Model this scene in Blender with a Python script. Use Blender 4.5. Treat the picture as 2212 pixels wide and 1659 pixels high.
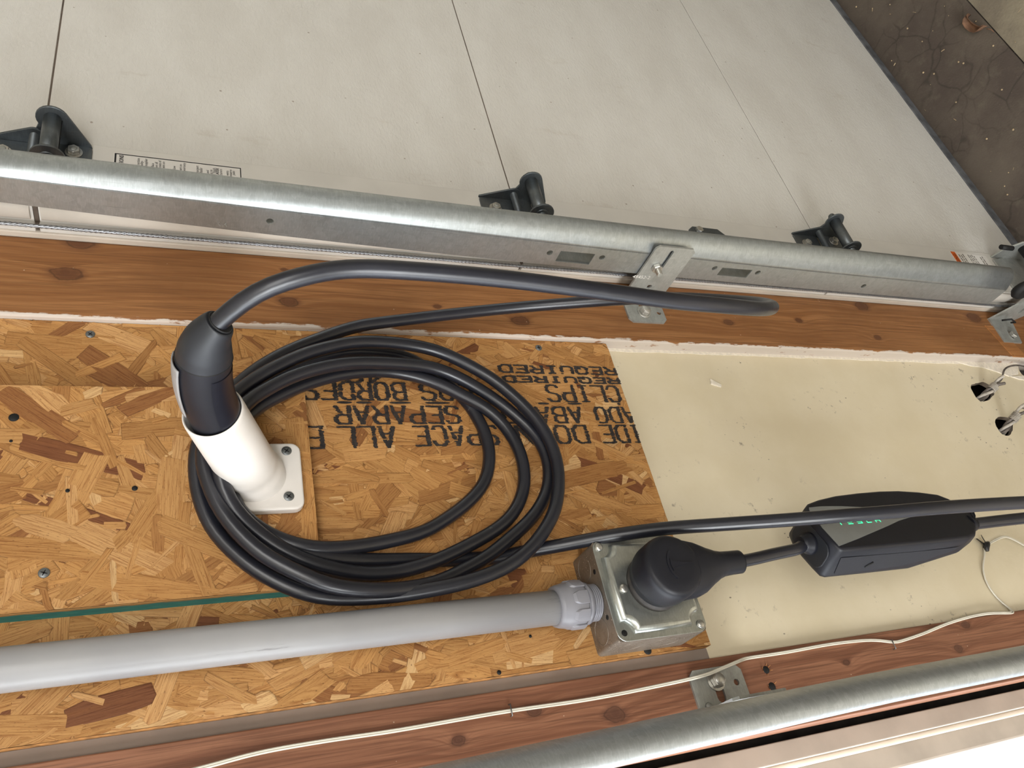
import bpy, math, random
from mathutils import Vector, Matrix, Quaternion
from mathutils.geometry import tessellate_polygon

for o in list(bpy.data.objects):
    bpy.data.objects.remove(o)
SC = bpy.context.scene
COL = SC.collection
RNG = random.Random(11)

# ------------------------------------------------------------------ camera
# World: z up, x along the wall, the wall faces -y; h = distance out of the wall (y = -h).
cam_data = bpy.data.cameras.new('camera')
cam_data.sensor_width = 36.0
cam_data.lens = 36.0 * 1693.58 / 2212.0
cam_data.clip_start = 0.01
cam = bpy.data.objects.new('camera', cam_data)
COL.objects.link(cam)
cam.matrix_world = Matrix((
    (-0.21489009, 0.82721954, -0.51916287, 0.0),
    (-0.34068656, -0.56168245, -0.75395324, -0.72),
    (-0.91528953, 0.01485474, 0.40252257, 1.505),
    (0, 0, 0, 1)))
SC.camera = cam

# ------------------------------------------------------------------ light
SC.view_settings.view_transform = 'Standard'
SC.view_settings.look = 'None'
SC.view_settings.gamma = 1.0
SC.view_settings.use_curve_mapping = False
SC.view_settings.exposure = 0.62
SC.cycles.max_bounces = 4
SC.cycles.diffuse_bounces = 2
SC.cycles.glossy_bounces = 2
SC.cycles.caustics_reflective = False
SC.cycles.caustics_refractive = False
SC.cycles.adaptive_threshold = 0.04
world = bpy.data.worlds.new('sky')
SC.world = world
world.use_nodes = True
bg = world.node_tree.nodes['Background']
bg.inputs['Color'].default_value = (0.88, 0.94, 1.0, 1)
bg.inputs['Strength'].default_value = 6.0

def light(name, kind, loc, target, energy, size=None, size_y=None, color=(1, 1, 1), angle=None):
    d = bpy.data.lights.new(name, kind)
    d.energy = energy
    d.color = color
    if kind == 'AREA':
        d.shape = 'RECTANGLE'
        d.size = size
        d.size_y = size_y or size
    if angle is not None:
        d.angle = angle
    o = bpy.data.objects.new(name, d)
    COL.objects.link(o)
    o.location = loc
    dirv = Vector(target) - Vector(loc)
    o.rotation_euler = dirv.to_track_quat('-Z', 'Y').to_euler()
    return o

light('sun', 'SUN', (-2.0, 6.0, 8.0), (-1.0, 0.0, 0.0), 4.0, color=(1.0, 0.97, 0.92), angle=math.radians(1.0))
light('overhead_fill_light', 'AREA', (-0.6, -2.3, 2.45), (0.35, 0.0, 1.1), 34.0, 1.8, 1.2, color=(1.0, 0.985, 0.96))  # added fill aimed at the wall, no fixture behind it
# added side fill for left-facing faces; the window in the left wall is invented
light('side_fill_light', 'AREA', (-3.17, -1.35, 1.45), (0.0, -1.35, 1.45), 95.0, 2.0, 1.2, color=(0.95, 0.98, 1.0))

# ------------------------------------------------------------------ materials
def srgb(r, g, b):
    def f(c):
        c /= 255.0
        return c / 12.92 if c <= 0.04045 else ((c + 0.055) / 1.055) ** 2.4
    return (f(r), f(g), f(b), 1.0)

class NT:
    def __init__(self, name):
        self.m = bpy.data.materials.new(name)
        self.m.use_nodes = True
        self.t = self.m.node_tree
        self.b = self.t.nodes['Principled BSDF']
    def n(self, kind, **kw):
        nd = self.t.nodes.new(kind)
        for k, v in kw.items():
            setattr(nd, k, v)
        return nd
    def l(self, a, b):
        self.t.links.new(a, b)
    def coord(self, out='Object'):
        return self.n('ShaderNodeTexCoord').outputs[out]
    def mapping(self, src, scale=(1, 1, 1), loc=(0, 0, 0), rot=(0, 0, 0)):
        m = self.n('ShaderNodeMapping')
        m.inputs['Scale'].default_value = scale
        m.inputs['Location'].default_value = loc
        m.inputs['Rotation'].default_value = rot
        self.l(src, m.inputs['Vector'])
        return m.outputs['Vector']
    def noise(self, src, scale=5.0, detail=4.0, rough=0.5, dist=0.0):
        nd = self.n('ShaderNodeTexNoise')
        nd.inputs['Scale'].default_value = scale
        nd.inputs['Detail'].default_value = detail
        nd.inputs['Roughness'].default_value = rough
        nd.inputs['Distortion'].default_value = dist
        if src is not None:
            self.l(src, nd.inputs['Vector'])
        return nd.outputs['Fac']
    def ramp(self, src, stops):
        r = self.n('ShaderNodeValToRGB')
        e = r.color_ramp.elements
        while len(e) < len(stops):
            e.new(0.5)
        for i, (p, c) in enumerate(stops):
            e[i].position = p
            e[i].color = c if len(c) == 4 else (*c, 1)
        self.l(src, r.inputs['Fac'])
        return r.outputs['Color']
    def mask(self, src, lo, hi):
        r = self.n('ShaderNodeMapRange')
        r.interpolation_type = 'SMOOTHSTEP'
        r.inputs['From Min'].default_value = lo
        r.inputs['From Max'].default_value = hi
        self.l(src, r.inputs['Value'])
        return r.outputs['Result']
    def math(self, op, a, b=None, c=None):
        nd = self.n('ShaderNodeMath', operation=op)
        for i, v in enumerate((a, b, c)):
            if v is None:
                continue
            if isinstance(v, (int, float)):
                nd.inputs[i].default_value = v
            else:
                self.l(v, nd.inputs[i])
        return nd.outputs[0]
    def mix(self, fac, a, b, blend='MIX'):
        nd = self.n('ShaderNodeMix', data_type='RGBA', blend_type=blend)
        for key, v in ((0, fac), (6, a), (7, b)):
            if isinstance(v, (int, float)):
                nd.inputs[key].default_value = v
            elif isinstance(v, tuple):
                nd.inputs[key].default_value = v
            else:
                self.l(v, nd.inputs[key])
        return nd.outputs[2]
    def bump(self, height, strength=0.3, dist=0.001):
        nd = self.n('ShaderNodeBump')
        nd.inputs['Strength'].default_value = strength
        nd.inputs['Distance'].default_value = dist
        self.l(height, nd.inputs['Height'])
        self.l(nd.outputs['Normal'], self.b.inputs['Normal'])
    def color(self, v):
        if isinstance(v, tuple):
            self.b.inputs['Base Color'].default_value = v
        else:
            self.l(v, self.b.inputs['Base Color'])
    def set(self, rough=None, metal=None, spec=None):
        if rough is not None:
            if isinstance(rough, (int, float)):
                self.b.inputs['Roughness'].default_value = rough
            else:
                self.l(rough, self.b.inputs['Roughness'])
        if metal is not None:
            self.b.inputs['Metallic'].default_value = metal
        if spec is not None:
            self.b.inputs['Specular IOR Level'].default_value = spec
    def xyz(self, src=None):
        s = self.n('ShaderNodeSeparateXYZ')
        self.l(src if src is not None else self.coord(), s.inputs[0])
        return s.outputs

def plain(name, col, rough=0.5, metal=0.0, spec=0.5, var=0.12, scale=40.0, bump=0.0):
    t = NT(name)
    nz = t.noise(t.coord(), scale, 5)
    t.color(t.mix(t.mask(nz, 0.3, 0.7), tuple(c * (1 - var) for c in col[:3]) + (1,), tuple(min(1, c * (1 + var)) for c in col[:3]) + (1,)))
    t.set(rough, metal, spec)
    if bump:
        t.bump(t.noise(t.coord(), scale * 12, 3), bump, 0.0006)
    return t.m

def galvanised(name, col, rough=0.38, dirt=0.25, streak=(60, 60, 6), metal=0.85):
    t = NT(name)
    co = t.coord()
    sp = t.n('ShaderNodeTexVoronoi')
    sp.inputs['Scale'].default_value = 160.0
    t.l(co, sp.inputs['Vector'])
    spang = t.n('ShaderNodeSeparateColor')
    t.l(sp.outputs['Color'], spang.inputs[0])
    st = t.noise(t.mapping(co, streak), 4.0, 6, 0.6)
    cl = t.noise(co, 22.0, 5, 0.6)
    base = t.mix(t.math('MULTIPLY', spang.outputs[0], 0.5), col, tuple(c * 0.74 for c in col[:3]) + (1,))
    brush = t.noise(t.mapping(co, (120, 120, 700)), 1.0, 4, 0.65)
    base = t.mix(t.math('MULTIPLY', t.mask(brush, 0.45, 0.7), 0.35), base, tuple(min(1, c * 1.35) for c in col[:3]) + (1,))
    scr = t.noise(t.mapping(co, (900, 900, 12)), 1.0, 3, 0.6)
    base = t.mix(t.math('MULTIPLY', t.mask(scr, 0.66, 0.72), 0.4), base, tuple(c * 0.45 for c in col[:3]) + (1,))
    base = t.mix(t.math('MULTIPLY', t.mask(st, 0.55, 0.8), 0.5), base, tuple(min(1, c * 1.25) for c in col[:3]) + (1,))
    base = t.mix(t.math('MULTIPLY', t.mask(cl, 0.5, 0.75), dirt), base, srgb(120, 108, 96))
    t.color(base)
    t.set(t.math('MULTIPLY_ADD', cl, 0.25, rough - 0.1), metal)
    t.bump(t.math('ADD', t.math('MULTIPLY', brush, 0.5), cl), 0.16, 0.0006)
    return t.m

def knotty_wood(name, knots, light_c, dark_c, knot_c, paint=None, gscale=1.0):
    """jamb board: grain runs along z, knots at (x, z, radius); optional brushed paint near an edge"""
    t = NT(name)
    co = t.coord()
    X, Y, Z = t.xyz(co)
    warp = t.noise(t.mapping(co, (9, 9, 2.2)), 1.0, 3, 0.5)
    field = None
    for i, (kx, kz, kr) in enumerate(knots):
        dx = t.math('SUBTRACT', X, kx)
        dz = t.math('MULTIPLY', t.math('SUBTRACT', Z, kz), 0.62)
        d = t.math('SQRT', t.math('ADD', t.math('MULTIPLY', dx, dx), t.math('MULTIPLY', dz, dz)))
        k = t.math('DIVIDE', d, kr)
        field = k if field is None else t.math('MINIMUM', field, k)
    near = t.math('DIVIDE', 1.0, t.math('ADD', field, 0.6))
    gx = t.math('ADD', t.math('MULTIPLY', X, 150.0 * gscale), t.math('ADD', t.math('MULTIPLY', warp, 9.0), t.math('MULTIPLY', near, 3.0)))
    comb = t.n('ShaderNodeCombineXYZ')
    t.l(gx, comb.inputs[0])
    t.l(t.math('MULTIPLY', Z, 2.2), comb.inputs[2])
    rings = t.noise(comb.outputs[0], 1.0, 4, 0.55)
    fine = t.noise(t.mapping(co, (620, 620, 9)), 1.0, 4, 0.65, 0.3)
    blotch = t.noise(t.mapping(co, (14, 14, 6)), 1.0, 5, 0.6)
    c = t.mix(t.mask(rings, 0.36, 0.64), light_c, dark_c)
    c = t.mix(t.math('MULTIPLY', t.mask(fine, 0.45, 0.68), 0.65), c, tuple(v * 0.55 for v in dark_c[:3]) + (1,))
    c = t.mix(t.math('MULTIPLY', t.mask(blotch, 0.45, 0.75), 0.6), c, tuple(v * 0.72 for v in dark_c[:3]) + (1,))
    lump = t.noise(t.mapping(co, (70, 70, 45)), 1.0, 4, 0.6)
    edge = t.math('ADD', field, t.math('ADD', t.math('MULTIPLY', t.math('SUBTRACT', blotch, 0.5), 0.9), t.math('MULTIPLY', t.math('SUBTRACT', lump, 0.5), 1.3)))
    c = t.mix(t.math('MULTIPLY', t.mask(edge, 1.9, 0.5), 0.8), c, knot_c)
    c = t.mix(t.math('MULTIPLY', t.mask(t.math('ABSOLUTE', t.math('SUBTRACT', edge, 1.0)), 0.16, 0.02), 0.45), c, tuple(v * 0.35 for v in knot_c[:3]) + (1,))
    # tiny pale specks of dust and paint
    v = t.n('ShaderNodeTexVoronoi')
    v.inputs['Scale'].default_value = 55.0
    t.l(co, v.inputs['Vector'])
    c = t.mix(t.math('MULTIPLY', t.mask(v.outputs['Distance'], 0.045, 0.02), 0.7), c, srgb(225, 205, 180))
    if paint:
        edge_x, width, pc = paint
        pn = t.noise(t.mapping(co, (160, 60, 40)), 1.0, 5, 0.65)
        pw = t.noise(t.mapping(co, (4, 4, 9)), 1.0, 2)
        lim = t.math('ADD', edge_x + width * 0.1, t.math('ADD', t.math('MULTIPLY', t.math('SUBTRACT', pn, 0.5), width * 2.6), t.math('MULTIPLY', pw, width)))
        pm = t.mask(t.math('SUBTRACT', lim, X), -0.0006, 0.0012)
        c = t.mix(t.math('MULTIPLY', pm, 0.9), c, pc)
    t.color(c)
    t.set(t.math('MULTIPLY_ADD', blotch, 0.3, 0.38), 0.0, 0.4)
    t.bump(t.math('ADD', rings, t.math('MULTIPLY', fine, 0.5)), 0.25, 0.0008)
    return t.m

def strand_material():
    t = NT('osb_strand')
    at = t.n('ShaderNodeVertexColor', layer_name='col')
    ed = t.n('ShaderNodeAttribute', attribute_name='edge')
    uv = t.n('ShaderNodeUVMap', uv_map='uv').outputs[0]
    grain = t.noise(t.mapping(uv, (35, 900, 1)), 1.0, 4, 0.6)
    wide = t.noise(t.mapping(uv, (14, 160, 1)), 1.0, 3, 0.5)
    pores = t.noise(t.mapping(uv, (260, 1500, 1)), 1.0, 2, 0.5)
    c = t.mix(t.math('MULTIPLY', t.mask(grain, 0.42, 0.7), 0.7), at.outputs['Color'], srgb(176, 138, 100), 'MULTIPLY')
    c = t.mix(t.math('MULTIPLY', t.mask(wide, 0.5, 0.8), 0.35), c, srgb(150, 96, 48))
    c = t.mix(t.math('MULTIPLY', t.mask(pores, 0.62, 0.72), 0.75), c, srgb(92, 54, 28))
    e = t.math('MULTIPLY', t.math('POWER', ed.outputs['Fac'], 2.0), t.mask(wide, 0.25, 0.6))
    c = t.mix(t.math('MULTIPLY', e, 0.8), c, srgb(82, 48, 24))  # rims darkened: shade of the gaps between strands put into the colour
    t.color(c)
    t.set(0.62, 0.0, 0.35)
    t.bump(t.math('ADD', grain, t.math('MULTIPLY', pores, -0.6)), 0.3, 0.0005)
    return t.m

MAT = {}
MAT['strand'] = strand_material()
MAT['osb_core'] = plain('osb_core', srgb(168, 118, 66), 0.75, var=0.35, scale=120)
t = NT('osb_edge_paint')
nz = t.noise(t.mapping(t.coord(), (60, 400, 60)), 1.0, 4, 0.6)
yy = t.xyz()[1]
pm = t.mask(t.math('ADD', yy, t.math('MULTIPLY', t.math('SUBTRACT', nz, 0.5), 0.006)), -0.0262, -0.0240)
t.color(t.mix(pm, srgb(190, 145, 92), t.mix(t.mask(nz, 0.4, 0.7), srgb(30, 132, 134), srgb(46, 150, 146))))
t.set(0.55)
MAT['osb_edge'] = t.m
t = NT('stencil_ink')
t.color(t.mix(t.mask(t.noise(t.coord(), 300, 3), 0.35, 0.7), srgb(30, 28, 30), srgb(58, 50, 46)))
t.set(0.7)
MAT['ink'] = t.m

UPK = [(.6570, 1.5899, .0085), (.6125, 1.6031, .0085), (.5909, 1.3803, .006), (.5817, 1.0957, .007), (.598, .7597, .005),
       (.6494, .4632, .008), (.6417, .2006, .009), (.5967, 1.2039, .003), (.6394, 1.3823, .0025), (.61, .62, .004), (.585, .47, .004)]
LOK = [(.1066, 1.1052, .0065), (.1221, 1.1875, .004), (.1377, .5889, .004), (.1089, 1.2654, .004), (.118, .80, .003), (.112, .62, .004)]
MAT['jamb_right'] = knotty_wood('jamb_wood', UPK, srgb(164, 114, 70), srgb(140, 92, 52), srgb(86, 50, 30), (.5550, .0060, srgb(214, 204, 194)))
MAT['jamb_left'] = knotty_wood('jamb_wood_reddish', LOK, srgb(154, 106, 80), srgb(124, 80, 58), srgb(82, 52, 40))
MAT['pale_wood'] = knotty_wood('pale_wood', [(.60, .14, .002)], srgb(190, 132, 80), srgb(160, 104, 58), srgb(100, 60, 30))

# painted drywall
t = NT('drywall_paint')
co = t.coord()
X, Y, Z = t.xyz(co)
n1 = t.noise(co, 9, 5, 0.6)
n2 = t.noise(t.mapping(co, (70, 70, 70)), 1, 6, 0.7)
c = t.mix(t.mask(n1, 0.3, 0.7), srgb(222, 208, 178), srgb(229, 216, 189))
v = t.n('ShaderNodeTexVoronoi')
v.inputs['Scale'].default_value = 95
t.l(t.mapping(co, (1, 1, .55)), v.inputs['Vector'])
spot = t.math('MULTIPLY', t.mask(n2, 0.57, 0.68), t.mask(n1, 0.5, 0.62))
c = t.mix(t.math('MULTIPLY', spot, 0.7), c, srgb(120, 108, 92))
c = t.mix(t.math('MULTIPLY', t.mask(v.outputs['Distance'], 0.10, 0.05), t.mask(n1, 0.5, 0.6)), c, srgb(110, 98, 82))
# brushed white filler along the jamb
fl = t.math('ADD', X, t.math('MULTIPLY', t.math('SUBTRACT', n2, 0.5), 0.006))
c = t.mix(t.mask(fl, 0.551, 0.553), c, srgb(240, 230, 214))
t.color(c)
t.set(0.6, 0, 0.35)
t.bump(t.math('ADD', t.noise(co, 130, 4), n2), 0.12, 0.001)
MAT['drywall'] = t.m
MAT['plaster'] = plain('filler_plaster', srgb(238, 228, 212), 0.8, var=0.08, scale=200)
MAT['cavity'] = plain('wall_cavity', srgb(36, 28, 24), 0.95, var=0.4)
MAT['gypsum'] = plain('gypsum_core', srgb(120, 106, 92), 0.9, var=0.1)

# embossed steel door skin
t = NT('door_skin')
co = t.coord()
n1 = t.noise(t.mapping(co, (110, 110, 260)), 1, 5, 0.6, 0.6)
n2 = t.noise(t.mapping(co, (5, 5, 12)), 1, 5, 0.65)
n3 = t.noise(t.mapping(co, (18, 18, 6)), 1, 6, 0.7)
c = t.mix(t.mask(n2, 0.3, 0.75), srgb(222, 219, 213), srgb(212, 208, 201))
c = t.mix(t.math('MULTIPLY', t.mask(n3, 0.60, 0.75), 0.3), c, srgb(172, 156, 136))
v = t.n('ShaderNodeTexVoronoi')
v.inputs['Scale'].default_value = 30
t.l(co, v.inputs['Vector'])
c = t.mix(t.math('MULTIPLY', t.mask(v.outputs['Distance'], 0.055, 0.03), 0.6), c, srgb(120, 96, 70))
t.color(c)
t.set(0.48, 0, 0.4)
t.bump(n1, 0.75, 0.0012)
MAT['door_skin'] = t.m
MAT['door_stile'] = plain('door_stile_paint', srgb(216, 212, 205), 0.45, var=0.05, scale=14)
MAT['door_edge'] = plain('door_edge_paint', srgb(222, 214, 203), 0.4, var=0.05, scale=30)
MAT['joint'] = plain('panel_joint_strip', srgb(96, 84, 74), 0.8, var=0.3)
MAT['vinyl'] = plain('weather_strip_vinyl', srgb(196, 184, 170), 0.5, var=0.06, scale=20)
MAT['taupe'] = plain('taupe_trim_paint', srgb(176, 164, 152), 0.55, var=0.1, scale=16)
MAT['shaded_strip'] = plain('shaded_drywall_strip', srgb(138, 124, 114), 0.7, var=0.12, scale=12)  # drywall grey with its shadow mixed into the colour
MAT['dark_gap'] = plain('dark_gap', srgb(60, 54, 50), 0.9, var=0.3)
MAT['cream'] = plain('cream_vinyl', srgb(226, 212, 196), 0.45, var=0.05)
MAT['track'] = galvanised('galvanised_track', srgb(176, 182, 184), 0.36, 0.15, metal=0.8)
MAT['track_l'] = galvanised('galvanised_track_bright', srgb(180, 186, 190), 0.42, 0.1, metal=0.75)
MAT['bracket'] = galvanised('zinc_bracket', srgb(176, 178, 174), 0.48, 0.3, metal=0.6)
MAT['bolt'] = galvanised('zinc_bolt', srgb(206, 204, 198), 0.32, 0.12)
MAT['hinge'] = galvanised('dark_hinge_steel', srgb(104, 110, 114), 0.4, 0.2, metal=0.75)
MAT['outlet'] = plain('dusty_black_outlet', srgb(66, 62, 60), 0.6, var=0.3, scale=150)
MAT['grey_wire'] = plain('grey_wrapped_wire', srgb(176, 168, 158), 0.5, var=0.2, scale=200)
MAT['seal'] = plain('rubber_seal', srgb(92, 94, 98), 0.6, var=0.4, scale=40)
MAT['white_pla'] = None
t = NT('printed_white_plastic')
w = t.n('ShaderNodeTexWave', wave_type='BANDS', bands_direction='Y')
w.inputs['Scale'].default_value = 420
w.inputs['Distortion'].default_value = 0.4
t.l(t.coord(), w.inputs['Vector'])
t.color(t.mix(t.noise(t.coord(), 30, 3), srgb(222, 216, 210), srgb(232, 227, 222)))
t.set(0.42, 0, 0.5)
t.bump(w.outputs['Fac'], 0.06, 0.0003)
MAT['white_pla'] = t.m
MAT['rubber'] = None
t = NT('cable_rubber')
co = t.coord()
sc = t.noise(t.mapping(co, (60, 60, 60)), 1, 6, 0.75)
c = t.mix(t.mask(t.noise(co, 12, 4), 0.3, 0.7), srgb(26, 27, 34), srgb(34, 35, 43))
c = t.mix(t.math('MULTIPLY', t.mask(sc, 0.68, 0.75), 0.5), c, srgb(120, 118, 116))
t.color(c)
t.set(t.math('MULTIPLY_ADD', sc, 0.2, 0.22), 0, 0.55)
t.bump(t.noise(co, 700, 2), 0.05, 0.0003)
MAT['rubber'] = t.m
MAT['black_plastic'] = plain('black_plastic', srgb(25, 26, 33), 0.46, spec=0.35, var=0.1, scale=25, bump=0.08)
MAT['grip'] = plain('grip_plastic', srgb(20, 22, 32), 0.34, var=0.1, scale=25)
MAT['cap_plastic'] = plain('connector_cap_plastic', srgb(36, 38, 43), 0.45, spec=0.4, var=0.08, scale=25)
MAT['grey_btn'] = plain('grey_button', srgb(150, 148, 148), 0.4)
MAT['dark_groove'] = plain('dark_groove', srgb(10, 10, 12), 0.7)
MAT['glass_plate'] = plain('grey_face_plate', srgb(150, 154, 154), 0.12, 0.35, var=0.04)
t = NT('green_light')
t.color(srgb(40, 200, 130))
t.b.inputs['Emission Color'].default_value = srgb(60, 235, 160)
t.b.inputs['Emission Strength'].default_value = 1.1
MAT['green'] = t.m
t = NT('conduit_pvc')
co = t.coord()
sm = t.noise(t.mapping(co, (120, 120, 9)), 1, 6, 0.7)
c = t.mix(t.mask(t.noise(co, 10, 3), 0.3, 0.7), srgb(166, 166, 170), srgb(178, 178, 181))
c = t.mix(t.math('MULTIPLY', t.mask(sm, 0.64, 0.72), 0.6), c, srgb(120, 118, 120))
t.color(c)
t.set(0.34, 0, 0.45)
MAT['pvc'] = t.m
MAT['pvc_fit'] = plain('conduit_fitting_pvc', srgb(144, 144, 152), 0.36, var=0.05, scale=30)
t = NT('dusty_steel')
co = t.coord()
v = t.n('ShaderNodeTexVoronoi')
v.inputs['Scale'].default_value = 420
t.l(co, v.inputs['Vector'])
n1 = t.noise(co, 60, 5, 0.7)
c = t.mix(t.mask(n1, 0.3, 0.7), srgb(150, 140, 128), srgb(128, 116, 104))
c = t.mix(t.math('MULTIPLY', t.mask(v.outputs['Distance'], 0.22, 0.12), t.mask(n1, 0.45, 0.6)), c, srgb(235, 222, 205))
t.color(c)
t.set(0.55, 0.6)
MAT['dusty_steel'] = t.m
MAT['cover_steel'] = galvanised('box_cover_steel', srgb(190, 194, 190), 0.3, 0.12, (30, 30, 30))
MAT['screw_dark'] = galvanised('screw_steel', srgb(128, 132, 134), 0.4, 0.2)
MAT['screw_slot'] = plain('screw_recess', srgb(24, 24, 26), 0.7)
MAT['bell_wire'] = plain('bell_wire_vinyl', srgb(226, 220, 205), 0.42, var=0.06, scale=60)
MAT['old_wire'] = plain('old_wire', srgb(104, 96, 90), 0.55, 0.1, var=0.4, scale=90)
MAT['tape'] = plain('black_tape', srgb(28, 28, 32), 0.4)
MAT['label_paper'] = plain('label_paper', srgb(226, 222, 216), 0.5, var=0.02)
MAT['label_ink'] = plain('label_ink', srgb(28, 28, 32), 0.6)
MAT['label_grey'] = plain('label_fine_print', srgb(120, 114, 108), 0.6)
MAT['orange'] = plain('orange_label', srgb(226, 104, 28), 0.5, var=0.04)
MAT['white_ink'] = plain('white_number_ink', srgb(238, 236, 230), 0.6)
MAT['cable_steel'] = galvanised('lift_cable_steel', srgb(150, 152, 156), 0.4, 0.3)
MAT['leaf'] = plain('dry_leaf', srgb(120, 88, 66), 0.8, var=0.3, scale=60)
MAT['debris'] = plain('floor_debris', srgb(178, 156, 124), 0.8, var=0.4, scale=50)
MAT['inner_wall'] = plain('garage_wall_paint', srgb(216, 208, 192), 0.8, var=0.05, scale=3)

t = NT('stained_concrete')
co = t.coord()
n1 = t.noise(co, 5, 8, 0.65)
n2 = t.noise(co, 26, 6, 0.7)
n3 = t.noise(co, 260, 4, 0.6)
v = t.n('ShaderNodeTexVoronoi', feature='DISTANCE_TO_EDGE')
v.inputs['Scale'].default_value = 14
warpn = t.n('ShaderNodeTexNoise')
warpn.inputs['Scale'].default_value = 9
t.l(co, warpn.inputs['Vector'])
va = t.n('ShaderNodeVectorMath', operation='MULTIPLY_ADD')
va.inputs[1].default_value = (0.12, 0.12, 0.12)
t.l(warpn.outputs['Color'], va.inputs[0])
t.l(co, va.inputs[2])
t.l(va.outputs[0], v.inputs['Vector'])
c = t.mix(t.mask(n1, 0.3, 0.7), srgb(104, 94, 84), srgb(80, 70, 64))
c = t.mix(t.math('MULTIPLY', t.mask(n2, 0.5, 0.75), 0.6), c, srgb(112, 104, 90))
c = t.mix(t.math('MULTIPLY', t.mask(v.outputs['Distance'], 0.05, 0.0), t.math('MULTIPLY', t.mask(n1, 0.42, 0.6), 0.5)), c, srgb(48, 42, 38))
c = t.mix(t.math('MULTIPLY', t.mask(n3, 0.62, 0.75), 0.3), c, srgb(150, 138, 118))
t.color(c)
t.set(0.7, 0, 0.4)
t.bump(t.math('ADD', n3, n2), 0.35, 0.002)
MAT['floor_dark'] = t.m
t = NT('grey_concrete')
co = t.coord()
n1 = t.noise(co, 9, 8, 0.7)
n3 = t.noise(co, 180, 4, 0.6)
c = t.mix(t.mask(n1, 0.3, 0.7), srgb(150, 140, 120), srgb(122, 112, 98))
c = t.mix(t.math('MULTIPLY', t.mask(n3, 0.6, 0.75), 0.5), c, srgb(86, 78, 66))
t.color(c)
t.set(0.75, 0, 0.4)
t.bump(n3, 0.4, 0.002)
MAT['floor_grey'] = t.m
t = NT('driveway_concrete')
co = t.coord()
n3 = t.noise(co, 240, 5, 0.7)
c = t.mix(t.mask(n3, 0.35, 0.65), srgb(128, 130, 132), srgb(166, 168, 168))
t.color(c)
t.set(0.85)
t.bump(n3, 0.6, 0.004)
MAT['driveway'] = t.m

# ------------------------------------------------------------------ mesh helpers
def P(x, h, z):
    return Vector((x, -h, z))

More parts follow.
